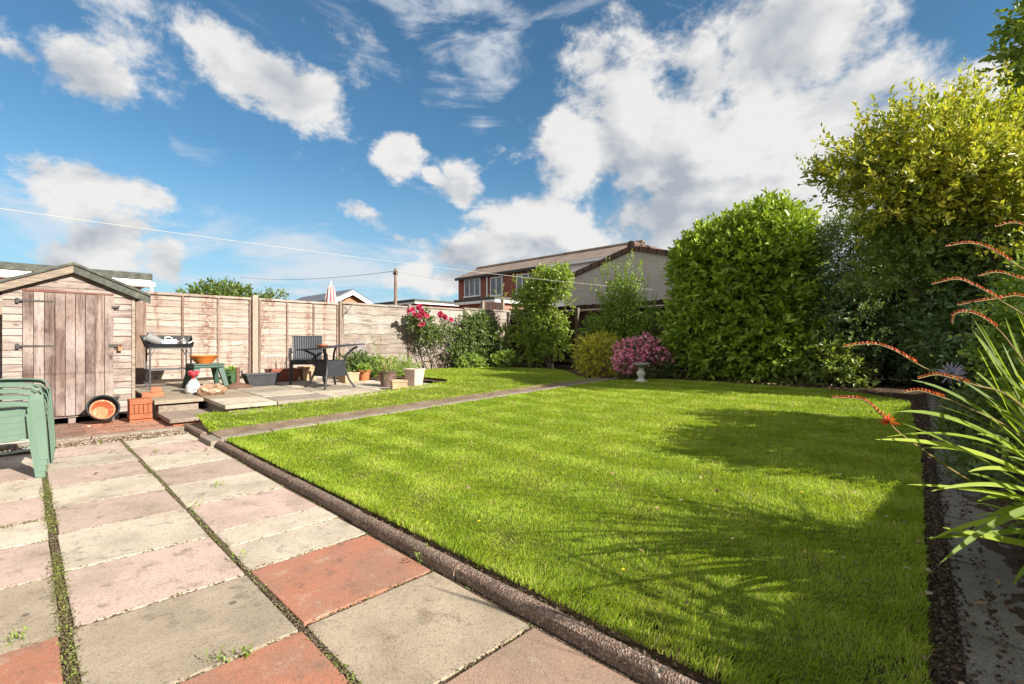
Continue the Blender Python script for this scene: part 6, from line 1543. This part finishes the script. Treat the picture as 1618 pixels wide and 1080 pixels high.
spike([(1512, 482), (1545, 476), (1580, 471), (1612, 468), (1660, 490), (1720, 620), (1750, 800)], [2.0]*7, 20, 1, frac=.28)
spike([(1450, 598), (1478, 592), (1500, 596), (1540, 608), (1600, 630), (1680, 720), (1740, 840)], [1.8]*7, 14, frac=.2)
spike([(1428, 620), (1452, 617), (1475, 623), (1520, 640), (1600, 680), (1680, 760), (1740, 860)], [1.75]*7, 12, frac=.16)
spike([(1545, 436), (1575, 430), (1605, 438), (1640, 455), (1700, 540), (1730, 650), (1760, 800)], [2.0]*7, 14, frac=.2)
spike([(1572, 358), (1600, 352), (1625, 360), (1680, 400), (1740, 520), (1760, 650), (1770, 800)], [2.0]*7, 14, frac=.2)
# agapanthus and low geranium mounds in the bed
p = plant('agapanthus', 'fading lilac agapanthus flower head behind the sword leaves', 'plant', PG(1512, 690, .2)); c = PD(1503, 590, 4.3)
fl = Leaves(); m = 46; d_ = nrm(g_.normal(size=(m, 3))*np.array([1, 1, .8])+UP*.15); fl.put(c+d_*.015, d_, nrm(g_.normal(size=(m, 3))), np.full(m, .10), np.full(m, .016), g_.random(m), g_.random(m)); fl.build('flower_head', P_LILAC, p)
b = MB(); b.tube([PG(1512, 690, .2), PD(1508, 640, 4.3), c], [.008, .007, .006], 6); b.build('stem', M_STEMG, p, world=True); strap_mesh('leaves', PG(1512, 690, .2), 14, .4, .03, 5, L_BUSH, p, droop=.8)
L_GERA = m_leaf('geranium_leaf', [(0, (.05, .085, .03)), (.5, (.10, .15, .05)), (1, (.17, .23, .08))], rough=.6, trans=.3)
k = 0
for (x, y, R, lab) in ((.25, 4.3, (.42, .5, .26), 'mound of small-leaved hardy geranium beside the concrete strip'), (.05, 5.9, (.35, .6, .3), 'green geranium mound further along the concrete strip under the agapanthus'), (.5, 3.2, (.35, .5, .32), 'leafy geranium mound nearest the bottom right corner'), (.1, 7.3, (.4, .6, .32), 'shaded leafy clump at the far end of the concrete strip')):
    k += 1; p = plant('geranium', lab, 'plant', G(x, y)); lv = Leaves(); lv.blob((x, y, float(gl(y))+.08), R, 420, 6, .045, .032, .1, 220+k, shell=.4, nz=.25, zmin=float(gl(y))); lv.build('foliage', L_GERA, p)
    if k in (1, 3):
        fl = Leaves()
        for j in range(7):
            c = np.array([x-.1+g_.normal(0, .14), y+g_.normal(0, .18), float(gl(y))+.30+g_.normal(0, .03)]); m = 6; a = np.arange(m)*1.047; d_ = np.stack([np.cos(a), np.sin(a), np.full(m, .3)], 1); fl.put(np.repeat(c[None], m, 0), d_, np.tile(UP, (m, 1)), np.full(m, .017), np.full(m, .014), np.full(m, .1), np.zeros(m))
        fl.build('flowers', P_LILAC, p)

# weeds in the paving and small flowers in the lawn
for (px, py, h, lab) in ((308, 812, .12, 'tall thin weed in a paving joint between cream and pink slabs'), (342, 770, .05, 'low weed in the long paving joint near its far half'), (376, 888, .06, 'small bright weed at the corner of the red slab'), (668, 890, .10, 'leafy weed growing at the foot of the kerb'), (748, 898, .05, 'mossy tuft on a kerb joint'), (350, 1044, .06, 'sprawling weed beside the nearest red slab'), (398, 1036, .05, 'tiny weed at the lower end of the long joint'), (36, 1012, .05, 'small weed at the bottom left corner slab'), (246, 715, .05, 'weed sprig in the far end of the paving'), (456, 880, .05, 'leafy weed near the edging by the tiled strip')):
    if lab.startswith('leafy weed near the edging'): px, py = 160, 700
    c = PG(px, py, .0); p = plant('weed', lab, 'weed', (c[0], c[1], -.01)); lv = Leaves(); n = 5 if h < .1 else 6; T = c+g_.normal(size=(n, 3))*np.array([.014, .014, 0]); lv.twigs(T, g_.normal(size=(n, 3))*(.5 if h < .1 else .25)+UP, 7, .018, .0065, h*.75, g_); lv.build('foliage', L_SHOOT, p)
for (px, py) in ((757, 827), (1268, 781), (1120, 742), (985, 905)):
    y0_ = 2.0; c = PG(px, py, .1); c = PG(px, py, float(gl(c[1]))+.05); p = thing('buttercup', 'tiny yellow buttercup flowering in the lawn', 'flower', (c[0], c[1], float(gl(c[1]))), 0, 'buttercups in the lawn'); fl = Leaves(); m = 6; a = np.arange(m)*1.047; d_ = np.stack([np.cos(a), np.sin(a), np.full(m, .5)], 1); fl.put(np.repeat(c[None]+UP*.012, m, 0), d_, np.tile(UP, (m, 1)), np.full(m, .011), np.full(m, .010), g_.random(m), g_.random(m)); fl.build('petals', P_YEL, p)
